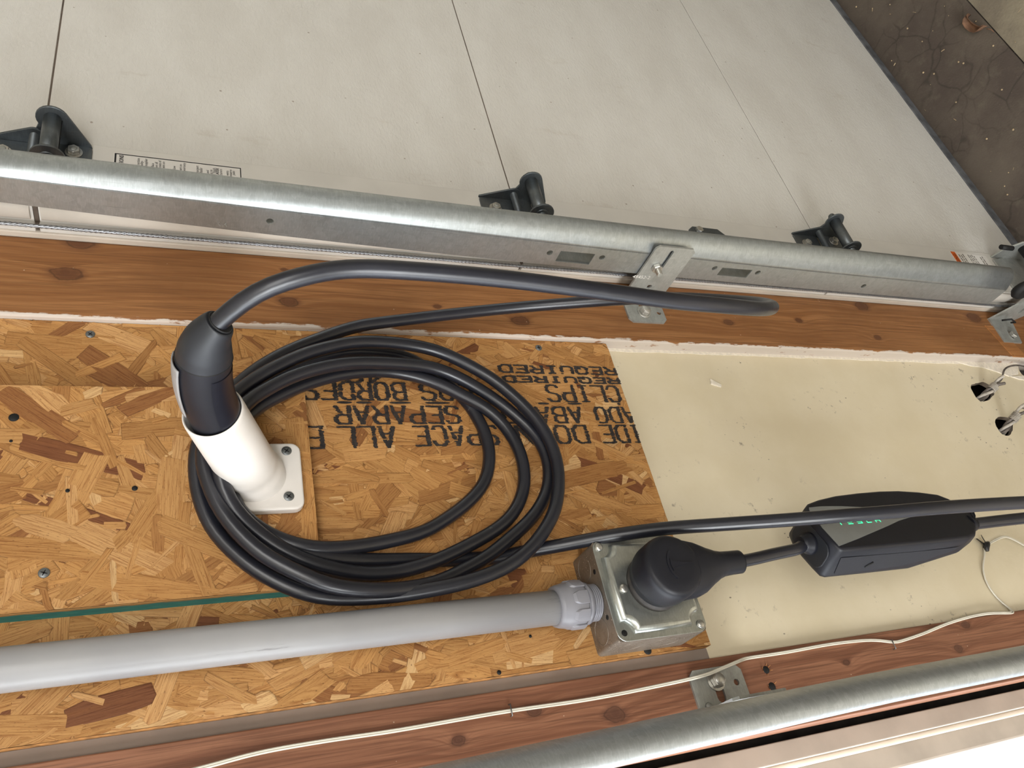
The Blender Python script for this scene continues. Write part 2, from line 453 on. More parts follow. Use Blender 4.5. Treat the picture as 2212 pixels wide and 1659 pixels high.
class MB:
    def __init__(self):
        self.v, self.f, self.s = [], [], []
    def add(self, verts, faces, smooth=False):
        o = len(self.v)
        self.v += [Vector(p) for p in verts]
        self.f += [tuple(i + o for i in fc) for fc in faces]
        self.s += [smooth] * len(faces)
        return self
    def box(self, x0, x1, h0, h1, z0, z1):
        vs = [P(x, h, z) for z in (z0, z1) for h in (h0, h1) for x in (x0, x1)]
        return self.add(vs, [(0, 1, 3, 2), (4, 6, 7, 5), (0, 4, 5, 1), (2, 3, 7, 6), (0, 2, 6, 4), (1, 5, 7, 3)])
    def prism(self, poly, org, ex, ey, ez, d, smooth=False, bottom=True):
        """poly in the (ex, ey) plane at org, extruded d along ez"""
        org, ex, ey, ez = Vector(org), Vector(ex), Vector(ey), Vector(ez)
        n = len(poly)
        a = [org + ex * u + ey * w for u, w in poly]
        b = [p + ez * d for p in a]
        fs = [tuple(range(n, 2 * n))] + ([tuple(range(n))[::-1]] if bottom else [])
        self.add(a + b, fs)
        self.add(a + b, [(i, (i + 1) % n, n + (i + 1) % n, n + i) for i in range(n)], smooth)
        return self
    def holed(self, outer, holes, org, ex, ey):
        """flat sheet with holes"""
        org, ex, ey = Vector(org), Vector(ex), Vector(ey)
        loops = [[Vector((u, w, 0)) for u, w in lp] for lp in [outer] + holes]
        tri = tessellate_polygon(loops)
        flat = [q for lp in loops for q in lp]
        return self.add([org + ex * q.x + ey * q.y for q in flat], [tuple(t) for t in tri])
    def tube(self, path, r, n=12, caps=True, smooth=True, closed=False):
        path = [Vector(p) for p in path]
        m = len(path)
        rs = r if isinstance(r, (list, tuple)) else [r] * m
        tang = []
        for i in range(m):
            a = path[max(i - 1, 0)] if not closed else path[i - 1]
            b = path[min(i + 1, m - 1)] if not closed else path[(i + 1) % m]
            tang.append((b - a).normalized())
        ref = Vector((0, 0, 1)) if abs(tang[0].z) < 0.9 else Vector((1, 0, 0))
        u = tang[0].cross(ref).normalized()
        vs = []
        for i in range(m):
            u = (u - tang[i] * u.dot(tang[i])).normalized()
            w = tang[i].cross(u)
            ri = rs[i]
            ra, rb = ri if isinstance(ri, tuple) else (ri, ri)
            for k in range(n):
                a = 2 * math.pi * k / n
                vs.append(path[i] + u * math.cos(a) * ra + w * math.sin(a) * rb)
        fs = [(i * n + k, i * n + (k + 1) % n, (i + 1) * n + (k + 1) % n, (i + 1) * n + k) for i in range(m - 1) for k in range(n)]
        if closed:
            i = m - 1
            fs += [(i * n + k, i * n + (k + 1) % n, (k + 1) % n, k) for k in range(n)]
        self.add(vs, fs, smooth)
        if caps and not closed:
            self.add([vs[k] for k in range(n)][::-1], [tuple(range(n))])
            self.add([vs[(m - 1) * n + k] for k in range(n)], [tuple(range(n))])
        return self
    def lathe(self, prof, org, axis, n=32, smooth=True, caps=True):
        """prof: (distance along axis, radius)"""
        org, axis = Vector(org), Vector(axis).normalized()
        ref = Vector((0, 0, 1)) if abs(axis.z) < 0.9 else Vector((1, 0, 0))
        u = axis.cross(ref).normalized()
        w = axis.cross(u)
        vs = [org + axis * d + (u * math.cos(2 * math.pi * k / n) + w * math.sin(2 * math.pi * k / n)) * r for d, r in prof for k in range(n)]
        m = len(prof)
        self.add(vs, [(i * n + k, i * n + (k + 1) % n, (i + 1) * n + (k + 1) % n, (i + 1) * n + k) for i in range(m - 1) for k in range(n)], smooth)
        if caps:
            if prof[0][1] > 1e-6:
                self.add([vs[k] for k in range(n)][::-1], [tuple(range(n))])
            if prof[-1][1] > 1e-6:
                self.add([vs[(m - 1) * n + k] for k in range(n)], [tuple(range(n))])
        return self
    def mesh(self, name):
        me = bpy.data.meshes.new(name)
        me.from_pydata([tuple(p) for p in self.v], [], self.f)
        me.polygons.foreach_set('use_smooth', self.s)
        me.update()
        return me

def tag(o, label=None, cat=None, group=None, kind=None):
    if label: o['label'] = label
    if cat: o['category'] = cat
    if group: o['group'] = group
    if kind: o['kind'] = kind
    return o

def attach(o, parent):
    """parent while the mesh keeps its world coordinates"""
    if parent is not None:
        o.parent = parent
        o.matrix_parent_inverse = Matrix.Translation(-parent.location) if parent.type == 'EMPTY' else Matrix.Identity(4)
    return o

def recalc(me):
    import bmesh
    bm = bmesh.new()
    bm.from_mesh(me)
    bmesh.ops.remove_doubles(bm, verts=bm.verts, dist=1e-6)
    bmesh.ops.recalc_face_normals(bm, faces=bm.faces)
    bm.to_mesh(me)
    bm.free()

def build(name, mb, mat, parent=None, bevel=0.0, seg=2, solid=0.0, fix=True, off=0.0):
    me = mb.mesh(name)
    if fix:
        recalc(me)
    me.materials.append(MAT[mat] if isinstance(mat, str) else mat)
    o = bpy.data.objects.new(name, me)
    COL.objects.link(o)
    attach(o, parent)
    if solid:
        md = o.modifiers.new('thickness', 'SOLIDIFY')
        md.thickness = solid
        md.offset = off
    if bevel:
        md = o.modifiers.new('bevel', 'BEVEL')
        md.width = bevel
        md.segments = seg
        md.limit_method = 'ANGLE'
        md.angle_limit = math.radians(40)
    return o

def empty(name, loc):
    o = bpy.data.objects.new(name, None)
    COL.objects.link(o)
    o.location = loc
    o.empty_display_size = 0.02
    return o

def shared(name, me, parent, mw):
    """one more object of a shared mesh, placed by a world matrix"""
    o = bpy.data.objects.new(name, me)
    COL.objects.link(o)
    attach(o, parent)
    o.matrix_basis = mw
    return o

def circle(r, n=16, c=(0, 0), a0=0.0):
    return [(c[0] + r * math.cos(a0 + 2 * math.pi * k / n), c[1] + r * math.sin(a0 + 2 * math.pi * k / n)) for k in range(n)]

def rrect(u0, u1, w0, w1, r, n=5):
    out = []
    for cx_, cy_, a in ((u1 - r, w1 - r, 0), (u0 + r, w1 - r, 90), (u0 + r, w0 + r, 180), (u1 - r, w0 + r, 270)):
        for k in range(n + 1):
            t_ = math.radians(a + 90 * k / n)
            out.append((cx_ + r * math.cos(t_), cy_ + r * math.sin(t_)))
    return out

def slot(u0, u1, w, r, axis=0, n=6):
    """stadium from u0 to u1 along the first axis"""
    pts = [(u1 + r * math.cos(math.radians(-90 + 180 * k / n)), w + r * math.sin(math.radians(-90 + 180 * k / n))) for k in range(n + 1)]
    pts += [(u0 + r * math.cos(math.radians(90 + 180 * k / n)), w + r * math.sin(math.radians(90 + 180 * k / n))) for k in range(n + 1)]
    return pts if axis == 0 else [(b, a) for a, b in pts]

def spline(pts, step=0.006):
    """centripetal-like Catmull-Rom resampled to about equal steps"""
    pts = [Vector(p) for p in pts]
    out = []
    for i in range(len(pts) - 1):
        p0, p1, p2, p3 = pts[max(i - 1, 0)], pts[i], pts[i + 1], pts[min(i + 2, len(pts) - 1)]
        k = max(1, int((p2 - p1).length / step))
        for j in range(k):
            s = j / k
            out.append(0.5 * ((2 * p1) + (p2 - p0) * s + (2 * p0 - 5 * p1 + 4 * p2 - p3) * s * s + (3 * p1 - p0 - 3 * p2 + p3) * s ** 3))
    out.append(pts[-1])
    return out

def smooth_path(pts, it=2):
    for _ in range(it):
        pts = [pts[0]] + [(pts[i - 1] + pts[i] * 2 + pts[i + 1]) / 4 for i in range(1, len(pts) - 1)] + [pts[-1]]
    return pts

NY = Vector((0, -1, 0))    # out of the wall
EX, EZ = Vector((1, 0, 0)), Vector((0, 0, 1))

def text_mesh(body, size, org, ex, ey, align='LEFT', squash=1.0):
    """filled lettering laid on the plane (ex, ey)"""
    cu = bpy.data.curves.new('t', 'FONT')
    cu.body = body
    cu.size = size
    cu.align_x = align
    cu.resolution_u = 2
    ob = bpy.data.objects.new('t', cu)
    COL.objects.link(ob)
    dg = bpy.context.evaluated_depsgraph_get()
    me = ob.evaluated_get(dg).to_mesh()
    vs = [Vector(org) + Vector(ex) * v.co.x * squash + Vector(ey) * v.co.y for v in me.vertices]
    fs = [tuple(p.vertices) for p in me.polygons]
    ob.evaluated_get(dg).to_mesh_clear()
    bpy.data.objects.remove(ob)
    bpy.data.curves.remove(cu)
    return vs, fs

# ------------------------------------------------------------------ the setting
WT = 0.115    # wall thickness behind the drywall
def struct(name, mb, mat, parent=None, **kw):
    o = build(name, mb, mat, parent, **kw)
    if parent is None:
        o['kind'] = 'structure'
    return o

floor = struct('floor', MB().box(-3.2, 3.3, -0.15, 0.262, -0.12, 0.0), 'floor_dark')
struct('floor_slab', MB().box(-3.2, 3.3, 0.264, 6.2, -0.12, -0.0012), 'floor_grey', floor)
struct('driveway', MB().box(-6.0, 6.0, -12.0, -0.152, -0.12, -0.012), 'driveway')
struct('ceiling', MB().box(-3.2, 3.3, -0.12, 6.2, 2.6, 2.68), 'inner_wall')
struct('wall_back', MB().box(-3.2, 3.3, 6.2, 6.3, 0, 2.6), 'inner_wall')
struct('wall_left', MB().box(-3.3, -3.2, -0.12, 6.2, 0, 2.6), 'inner_wall')
win = struct('added_window_1', MB().box(-3.2, -3.19, .30, 2.40, .80, 2.10), 'glass_plate')  # unseen window, added to go with the side fill light
for a_ in ((.28, .34, .78, 2.12), (2.36, 2.42, .78, 2.12), (.34, 2.36, .78, .84), (.34, 2.36, 2.06, 2.12)):
    struct('added_window_frame', MB().box(-3.2, -3.165, a_[0], a_[1], a_[2], a_[3]), 'door_edge', win)
struct('wall_right', MB().box(3.3, 3.4, -0.12, 6.2, 0, 2.6), 'inner_wall')
struct('wall_header', MB().box(-3.2, 3.3, -0.115, 0.0, 2.17, 2.6), 'inner_wall')
struct('wall_corner', MB().box(-3.2, -2.5, -0.115, 0.0, 0, 2.17), 'inner_wall')
struct('wall_end', MB().box(3.05, 3.3, -0.115, 0.0, 0, 2.17), 'inner_wall')

# pier wall: drywall sheet with the two torn holes and the broken corner
hole_a = [(.5056, .2911), (.5124, .2734), (.5147, .2522), (.5064, .2413), (.4924, .2432), (.4812, .2636), (.4756, .2862), (.4845, .2949)]
hole_b = [(.4427, .2808), (.4470, .2604), (.4425, .2412), (.4250, .2524), (.4122, .2720), (.4141, .2872), (.4279, .2893)]
hole_c = [(.5640, .2067), (.5640, .1607), (.5620, .1275), (.5474, .1358), (.5306, .1352), (.5314, .0994), (.5600, .0631), (.5640, .06)]
def ragged(loop, k=4):
    n_ = len(loop)
    out_ = []
    for i in range(n_):
        p0, p1, p2, p3 = (Vector(loop[(i + j) % n_]) for j in (-1, 0, 1, 2))
        for j in range(k):
            s = j / k
            q = 0.5 * ((2 * p1) + (p2 - p0) * s + (2 * p0 - 5 * p1 + 4 * p2 - p3) * s * s + (3 * p1 - p0 - 3 * p2 + p3) * s ** 3)
            out_.append((min(q.x + RNG.uniform(-.0007, .0007), .5642), max(q.y + RNG.uniform(-.0007, .0007), .004)))
    return out_
hole_a, hole_b, hole_c = ragged(hole_a), ragged(hole_b), ragged(hole_c)
mb = MB()
outer = [(.1440, 0.0), (.5645, 0.0), (.5645, 2.17), (.1440, 2.17)]
mb.holed(outer, [hole_a, hole_b, hole_c], (0, 0, 0), EX, EZ)
wall = struct('wall_front', mb, 'drywall', fix=True)
for hl in (hole_a, hole_b, hole_c):
    c0 = Vector((sum(q[0] for q in hl) / len(hl), sum(q[1] for q in hl) / len(hl)))
    rim = MB()
    n = len(hl)
    a = [P(q[0], 0, q[1]) for q in hl]
    b = [P(q[0], -0.008, q[1]) for q in hl]
    rim.add(a + b, [(i, (i + 1) % n, n + (i + 1) % n, n + i) for i in range(n)])
    struct('hole_rim', rim, 'gypsum', wall)
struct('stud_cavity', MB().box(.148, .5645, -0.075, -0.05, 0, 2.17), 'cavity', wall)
# drips of filler and chips of paint standing on the sheet
def chip(name, poly, h0, h1, mat, parent):
    return build(name, MB().prism(poly, P(0, h0, 0), EX, EZ, NY, h1 - h0), mat, parent, bevel=0.0003, seg=1)
chip('paint_chip', [(.509, .8195), (.5005, .8215), (.4985, .8165), (.4955, .8060), (.4995, .8045), (.5035, .8120)], -0.0005, .0022, 'plaster', wall)
mb = MB()
zz = [.975 - i * .018 for i in range(42)]
lo = [(.5535 - RNG.random() * .003, z) for z in zz]
mb.prism(lo + [(.5645, zz[-1]), (.5645, zz[0])], P(0, -0.0004, 0), EX, EZ, NY, 0.0012)
struct('filler_band', mb, 'plaster', wall)
chip('filler_crust', [(.5640, .300), (.556, .293), (.548, .262), (.545, .232), (.538, .205), (.528, .178), (.5330, .150), (.549, .137), (.5635, .13), (.5635, .162), (.5640, .21)], -0.0003, .0016, 'plaster', wall)
chip('filler_crust', [(.528, .175), (.522, .155), (.520, .13), (.526, .115), (.530, .134)], -0.0003, .0018, 'plaster', wall)

# jambs
JH = 0.018      # right jamb face
right_jamb = struct('trim_1', MB().box(.5560, .6600, -0.020, JH, .05, 2.17), 'jamb_right', bevel=0.0025)
LH = 0.006
left_jamb = struct('trim_2', MB().box(.0655, .1450, -0.032, LH, 0.0, 2.17), 'jamb_left', bevel=0.0012)
struct('scarf_block', MB().prism([(.5575, .128), (.6250, .152), (.6250, .185), (.5575, .165)], P(0, JH - .001, 0), EX, EZ, NY, .0022), 'pale_wood', right_jamb)
# pilot holes and slivers in the left jamb
for kx, kz, kr in ((.1245, .9119, .0042), (.1071, .9123, .0046)):
    struct('pilot_hole', MB().lathe([(0, kr), (.0004, kr * .9), (.0004, 0)], P(kx, LH - .0001, kz), NY, 12), 'dark_groove', left_jamb)
    for k in range(7):
        a = RNG.uniform(0, 6.28)
        q = P(kx + math.cos(a) * kr * 1.05, LH, kz + math.sin(a) * kr * 1.05)
        struct('splinter', MB().tube([q, q + Vector((math.cos(a) * .0022, -.003, math.sin(a) * .0022))], [.0006, .0002], 4), 'pale_wood', left_jamb)
# drywall strip by the left jamb, its shadow put into the grey
struct('trim_3', MB().box(.1446, .1568, -0.002, .0008, .974, 2.17), 'shaded_strip')

# outer door stop, weather strip and casing of the open doorway
struct('trim_4', MB().box(.0380, .0585, -0.115, -0.040, 0, 2.17), 'taupe', bevel=0.001)
struct('trim_5', MB().tube([P(.0352, -0.062, 0), P(.0352, -0.062, 2.17)], .0042, 10), 'cream')
struct('trim_6', MB().box(.0070, .0345, -0.148, -0.085, 0, 2.17), 'taupe', bevel=0.003)
struct('wall_core', MB().box(.0600, .6600, -0.115, -0.080, 0, 2.17), 'dark_gap')

# outer door stop on the closed side
struct('trim_7', MB().box(.6400, .6750, -0.060, -0.021, .0, 2.17), 'vinyl')

# ------------------------------------------------------------------ closed sectional door
HD = 0.065
door = empty('door_1', P(1.85, .045, 0))
tag(door, 'closed white sectional overhead door with pebbled steel panels', 'door', kind='structure')
seams = [.026, .548, 1.082, 1.630, 2.17]
XD0, XD1, XST = .6620, 3.04, .7560
for i in range(4):
    z0, z1 = seams[i] + .0009, seams[i + 1] - .0009
    pan = build('panel', MB().box(XST, XD1, .024, HD - .0012, z0, z1), 'door_skin', door, bevel=.0008)
    build('end_stile', MB().box(XD0 + .001, XST + .004, .030, HD, z0, z1), 'door_stile', pan, bevel=.0012)
    # visible edge of the section: rounded white edge with a small step
    build('panel_edge', MB().prism([(.0645, .0), (.0640, .004), (.060, .0065), (.053, .0072), (.047, .0062), (.0440, .004), (.0440, 0)], P(XD0 + .002, 0, z0 + .004), NY, -EX, EZ, z1 - z0 - .008, smooth=True), 'door_edge', pan)
    build('lower_lip', MB().box(XD0 - .003, XD0 + .006, .0275, .0385, z0 + .001, z1 - .001), 'door_stile', pan, bevel=.001)
    if i < 3:
        build('joint_strip', MB().box(XD0 + .001, XD1, .026, HD - .0023, seams[i + 1] - .0025, seams[i + 1] + .0025), 'joint', pan)
    # rivet dimples along the stile
    for k in range(5):
        zc = z0 + (z1 - z0) * (k + .6) / 5.2
        for dz in (0, .032):
            if z0 + .05 < zc + dz < z1 - .05:
                build('rivet', MB().lathe([(0, .0017), (.0005, .0014), (.0008, 0)], P(.722 + RNG.uniform(-.006, .006), HD, zc + dz), NY, 8), 'screw_dark', pan)
build('bottom_seal', MB().tube([P(XD0, .045, .0135), P(XD1, .045, .0135)], [(.0135, .0175), (.0135, .0175)], 14), 'seal', door)
build('bottom_rail', MB().box(XD0, XD1, .022, HD + .0015, .010, .030), 'seal', door)
# weather strip running down the edge of the door
build('stop_strip', MB().box(.6590, .6660, .0165, .0262, .03, 2.17), 'vinyl', door, bevel=.002)
build('stop_shadow_strip', MB().box(.6600, .6680, .0075, .0166, .03, 2.17), 'dark_gap', door)  # solid dark strip standing in for the shadow at the jamb

def hinge(zs):
    """end hinge with roller tube: tall lug below the seam, short lug above it"""
    hg = empty('hinge', P(.72, HD, zs))
    attach(hg, door)
    T_ = .0024
    build('lower_leaf', MB().prism(rrect(.690, .752, zs - .047, zs - .003, .004), P(0, HD, 0), EX, EZ, NY, T_), 'hinge', hg, bevel=.0006)
    build('upper_leaf', MB().prism(rrect(.690, .748, zs + .003, zs + .052, .004), P(0, HD, 0), EX, EZ, NY, T_), 'hinge', hg, bevel=.0006)
    # lugs stand off the door in planes across it: (z, h)
    tall = [(zs - .047, HD), (zs - .046, HD + .004)] + [(zs - .012 + .0155 * math.cos(math.radians(a)), HD + .034 + .0155 * math.sin(math.radians(a))) for a in range(150, -31, -15)] + [(zs + .010, HD + .006), (zs + .008, HD)]
    short = [(zs + .052, HD), (zs + .052, HD + .003)] + [(zs + .006 + .009 * math.cos(math.radians(a)), HD + .013 + .009 * math.sin(math.radians(a))) for a in range(70, 211, 15)] + [(zs - .003, HD + .003), (zs - .003, HD)]
    for xl in (.7515, .6915):
        build('lug', MB().prism([(z, h) for z, h in tall] if xl > .72 else [(zs - .012 + .0165 * math.cos(math.radians(a)), HD + .034 + .0165 * math.sin(math.radians(a))) for a in range(0, 360, 15)] , (xl, 0, 0), EZ, NY, EX, .0026), 'hinge', hg, bevel=.0006)
    build('lug', MB().prism(short, (.7480, 0, 0), EZ, NY, EX, .0026), 'hinge', hg, bevel=.0006)
    tube = build('roller_tube', MB().lathe([(0, .0085), (.0615, .0085)], P(.6905, HD + .034, zs - .012), EX, 22), 'hinge', hg)
    build('tube_seam', MB().box(.692, .7515, HD + .0328, HD + .0336, zs - .0212, zs - .0198), 'dark_groove', tube)
    build('roller_stem', MB().lathe([(0, .0052), (.128, .0052), (.130, .004), (.130, 0)], P(.636, HD + .034, zs - .012), EX, 14), 'hinge', hg)
    build('hinge_pin', MB().lathe([(0, .0048), (.060, .0048), (.060, .0062), (.0635, .0062)], P(.6885, HD + .012, zs + .006), EX, 14), 'hinge', hg)
    for bx, bz in ((.7405, zs - .030), (.7280, zs + .033), (.7050, zs - .030)):
        b_ = build('bolt', MB().prism(circle(.0062, 6), P(bx, HD + T_ + .001, bz), EX, EZ, NY, .0052), 'bolt', hg, bevel=.0007)
        build('washer', MB().lathe([(0, .0085), (.0012, .0085)], P(bx, HD + T_, bz), NY, 18), 'bolt', b_)
        build('bolt_crown', MB().lathe([(0, .0036), (.0006, .0032), (.0006, 0)], P(bx, HD + T_ + .0062, bz), NY, 14), 'bracket', b_)
    build('slot_hole', MB().prism(slot(zs + .014, zs + .020, .7165, .0032, 1), P(0, HD + T_ + .0001, 0), EX, EZ, NY, .0002), 'door_skin', hg)
    return hg
for zs in seams[1:4]:
    hinge(zs)

# slide-lock plate on the third section
lk = empty('lock_plate', P(.72, HD, .76))
attach(lk, door)
build('plate', MB().prism([(.700, .714), (.7265, .714), (.7265, .742), (.7375, .752), (.7375, .798), (.731, .806), (.700, .806)], P(0, HD, 0), EX, EZ, NY, .003), 'hinge', lk, bevel=.0006)
build('slide_bolt', MB().box(.703, .7190, HD + .003, HD + .007, .716, .786), 'bracket', lk, bevel=.001)
build('lock_bolt', MB().prism(circle(.0060, 6), P(.7290, HD + .003, .790), EX, EZ, NY, .005), 'bolt', lk, bevel=.0006)

# instruction label on the upper section (reads along +x, most of it behind the track)
lab = build('instruction_label', MB().box(.668, .7510, HD, HD + .0003, 1.4290, 1.5625), 'label_paper', door)
tag(lab, 'white printed paper label with a black border')
mb = MB()
for x0, x1, z0, z1 in ((.668, .7495, 1.5596, 1.5614), (.668, .7495, 1.4302, 1.4313), (.7485, .7497, 1.4302, 1.5614)):
    mb.box(x0, x1, HD + .0003, HD + .0005, z0, z1)
build('label_border', mb, 'label_ink', lab)
lines = [('INSTRUCTIONS', .7475, 1.5555, .0062, 1), ('Read this section', .7460, 1.5395, .0044, 0), ('Most quality-', .7425, 1.5360, .0044, 0),
         ('from your supplier', .7465, 1.5318, .0044, 0), ('entire surface', .7405, 1.5250, .0044, 0), ('water, then all', .7430, 1.5213, .0044, 0),
         ('two coats of', .7460, 1.5178, .0044, 0), ('paint on', .7450, 1.5142, .0044, 0), ('allow', .7400, 1.5030, .0044, 0), ('The part on', .7440, 1.4965, .0044, 0),
         ('void the warranty', .7470, 1.4928, .0044, 0), ('mild detergent', .7450, 1.4790, .0044, 0), ('cleaned faster', .7425, 1.4752, .0044, 0), ('and', .7395, 1.4682, .0044, 0),
         ('up to', .7410, 1.4645, .0044, 0), ('Finish', .7445, 1.4612, .0044, 0), ('LATEX', .7445, 1.4575, .0048, 1), ('manufacturers', .7440, 1.4540, .0044, 0), ('vents', .7425, 1.4470, .0044, 0),
         ('reserve', .7450, 1.4435, .0044, 0), ('paint', .7435, 1.4402, .0044, 0)]
mb = MB()
for s_, x_, z_, sz, bold in lines:
    vs, fs = text_mesh(s_, sz, P(x_, HD + .0006, z_ - .003), EX, EZ, 'RIGHT', .85)
    mb.add(vs, fs)
    if bold:
        mb.add([v + Vector((.00025, 0, 0)) for v in vs], fs)
build('label_lettering', mb, 'label_ink', lab, fix=False)

wl = build('warning_label', MB().prism([(.690, .2325), (.7540, .2325), (.7520, .138), (.690, .138)], P(0, HD, 0), EX, EZ, NY, .0003), 'label_paper', door)
tag(wl, 'small white warning label with an orange heading')
wb = build('warning_band', MB().box(.690, .7532, HD + .0003, HD + .0005, .2200, .2315), 'orange', wl)
mb = MB()
vs, fs = text_mesh('WARNING', .0105, P(.7485, HD + .0007, .2222), EX, EZ, 'RIGHT', .9)
mb.add(vs, fs)
build('warning_word', mb, 'label_ink', wb, fix=False)
mb = MB()
for i, (z_, x_) in enumerate(((.2120, .7480), (.2065, .7470), (.2010, .7500), (.1870, .7500), (.1820, .7490), (.1770, .7505), (.1720, .7480), (.1560, .7470), (.1500, .7490))):
    xx = x_
    while xx > .694:
        l_ = RNG.uniform(.003, .009)
        mb.box(xx - l_, xx, HD + .0003, HD + .0005, z_, z_ + .0022)
        xx -= l_ + .0016
build('warning_lines', mb, 'label_grey', wl, fix=False)

# bottom corner fixture of the door
bf = empty('bottom_fixture', P(.70, HD, .06))
attach(bf, door)
build('fixture_plate', MB().prism([(.672, .02), (.752, .02), (.752, .09), (.742, .128), (.672, .128)], P(0, HD, 0), EX, EZ, NY, .0035), 'bracket', bf, bevel=.0008)
build('fixture_lug', MB().prism([(.030, HD), (.126, HD), (.118, HD + .022), (.090, HD + .045), (.060, HD + .045), (.034, HD + .02)], (.7490, 0, 0), EZ, NY, EX, .0035), 'bracket', bf, bevel=.0008)
build('fixture_pin', MB().lathe([(0, .008), (.075, .008)], P(.676, HD + .032, .078), EX, 16), 'dark_groove', bf)
build('fixture_stem', MB().lathe([(0, .0045), (.030, .0045)], P(.735, HD + .040, .128), EZ, 12), 'dark_groove', bf)

# lift cable beside the door edge: three laid strands
mb = MB()
zs_ = [.10 + i * .0045 for i in range(int(1.75 / .0045))]
for s_ in range(3):
    mb.tube([P(.6535 + .0011 * math.cos(z * 420 + s_ * 2.094), .0415 + .0011 * math.sin(z * 420 + s_ * 2.094), z) for z in zs_], .00135, 5, caps=False)
lc = build('lift_cable', mb, 'cable_steel', fix=False)
tag(lc, 'thin twisted steel lift cable running beside the closed door edge', 'cable')

# ------------------------------------------------------------------ tracks
def bend(z):
    """the slotted track leans out of the wall towards its top"""
    t_ = min(max((z - .576) / 1.064, 0.0), 1.25)
    return .0645 + .0255 * t_ ** 2.2, .1000 + .0215 * t_ ** 1.6

def track(name, xw, sgn, z0, z1, holes, mat, label, lean):
    """galvanised vertical track: flat web and a rounded lip; sgn = side the lip turns to"""
    root = empty(name, P(xw, .09, z0))
    tag(root, label, 'track')
    zs = [z0 + (z1 - z0) * i / 24 for i in range(25)]
    ed_ = [bend(z) if lean else (.0655, .0985) for z in zs]
    lip = [(0, 0), (.0012, .16), (.0052, .52), (.0095, .76), (.0150, .93), (.0205, 1.0), (.0262, .95), (.0300, .78)]
    mb = MB()
    n = len(lip)
    vs = []
    for z, (wb, wt) in zip(zs, ed_):
        top = (.1275 + .004 * max(0, z - .9) if lean else .1260)
        vs += [P(xw + sgn * u - (0 if lean else .019 * max(0, z - .9)), wt + (top - wt) * k, z) for u, k in lip]
    mb.add(vs, [(j * n + i, j * n + i + 1, (j + 1) * n + i + 1, (j + 1) * n + i) for j in range(24) for i in range(n - 1)], True)
    build('rail_lip', mb, mat, root, solid=.0016)
    mb = MB()
    mb.holed([(z, e[0]) for z, e in zip(zs, ed_)] + [(z, e[1] + .0004) for z, e in zip(zs[::-1], ed_[::-1])], holes, (xw, 0, 0), EZ, NY)
    if not lean:
        for v_ in mb.v:
            v_.x -= .019 * max(0, v_.z - .9)
    build('rail_web', mb, mat, root, solid=.0016)
    if lean:
        vs = []
        prof2 = [(.0008, .0006), (.010, .0020), (.022, .0020), (.028, .006)]
        for z, (wb, wt) in zip(zs, ed_):
            vs += [P(xw + sgn * u, wb + k, z) for u, k in prof2]
        build('rail_flange', MB().add(vs, [(j * 4 + i, j * 4 + i + 1, (j + 1) * 4 + i + 1, (j + 1) * 4 + i) for j in range(24) for i in range(3)], True), mat, root, solid=.0012)
    return root
hs = [[(1.0570, .0765), (1.0570, .0955), (1.0080, .0955), (1.0080, .0755)], [(.8045, .0770), (.8045, .0922), (.7528, .0930), (.7528, .0762)]]
hs += [circle(.0042, 12, c) for c in ((1.0705, .0905), (.9955, .0905), (.8165, .0900), (.7405, .0890), (.5289, .0810))] + [circle(.0040, 12, (1.4074, .0990))]
tr = track('door_track', .634, 1, .222, 2.1, hs, 'track', 'galvanised steel track with square slots beside the closed white door', True)
# scratched factory marks on the web
mb = MB()
for k in range(3):
    vs, fs = text_mesh('XX', .012, P(.6329, .0850, 1.462), -EZ, NY, 'LEFT', .8)
mb.add(vs, fs)
build('stamped_mark', mb, 'bracket', tr, fix=False)

def l_bracket(root, xf, sgn, zc, jh, reach, wall_w, half, fancy):
    """jamb bracket: flange on the wood, second flange standing out beside the track web"""
    T_ = .0028
    br = empty('bracket', P(xf, jh, zc))
    attach(br, root)
    # wall flange from xf away from the track (direction -sgn)
    mb = MB()
    u1 = wall_w
    r = .006
    outer = [(0, -half), (u1 - r, -half), (u1, -half + r), (u1, half - r), (u1 - r, half), (0, half)]
    mb.holed(outer, [slot(.012, .029, .002, .0052), circle(.0034, 12, (.024, -.022))], P(xf, jh + .0014, zc), EX * -sgn, EZ)
    build('wall_flange', mb, 'bracket', br, solid=T_)
    mb = MB()
    r = .005
    outer = [(jh, -half), (reach - r, -half), (reach, -half + r), (reach, half - r), (reach - r, half), (jh, half)]
    hl = [slot(jh + .062, jh + .098, .004, .0030), circle(.0036, 12, (jh + .030, .001))] if fancy else []
    mb.holed(outer, hl, (xf, 0, zc), NY, EZ)
    build('track_flange', mb, 'bracket', br, solid=T_)
    # lag bolt in the wood
    bz, bx = zc + .003, xf - sgn * .0265
    bx = xf - sgn * (.0245 if fancy else .0285)
    b_ = build('lag_bolt', MB().prism(circle(.0078, 6, (0, 0), .3), P(bx, jh + .0042, bz), EX, EZ, NY, .0068), 'bolt', br, bevel=.0009)
    build('washer', MB().lathe([(0, .0102), (.0014, .0102)], P(bx, jh + .0028, bz), NY, 24), 'bolt', b_)
    build('bolt_face', MB().lathe([(0, .0062), (.0006, .0058), (.0006, 0)], P(bx, jh + .011, bz), NY, 18), 'bolt', b_)
    return br
br = l_bracket(tr, .630, 1, .9005, JH, .1245, .042, .0305, True)
zc = .9005
nb = build('track_bolt', MB().tube([(.6305, -.0875, .9125), (.6135, -.0875, .9125)], .0034, 12), 'bracket', br)
mb = MB()
for k in range(7):
    mb.lathe([(0, .0034), (.0006, .0040), (.0012, .0034)], (.6225 - .0013 * k, -.0875, .9125), -EX, 14, caps=False)
build('bolt_thread', mb, 'bolt', nb)
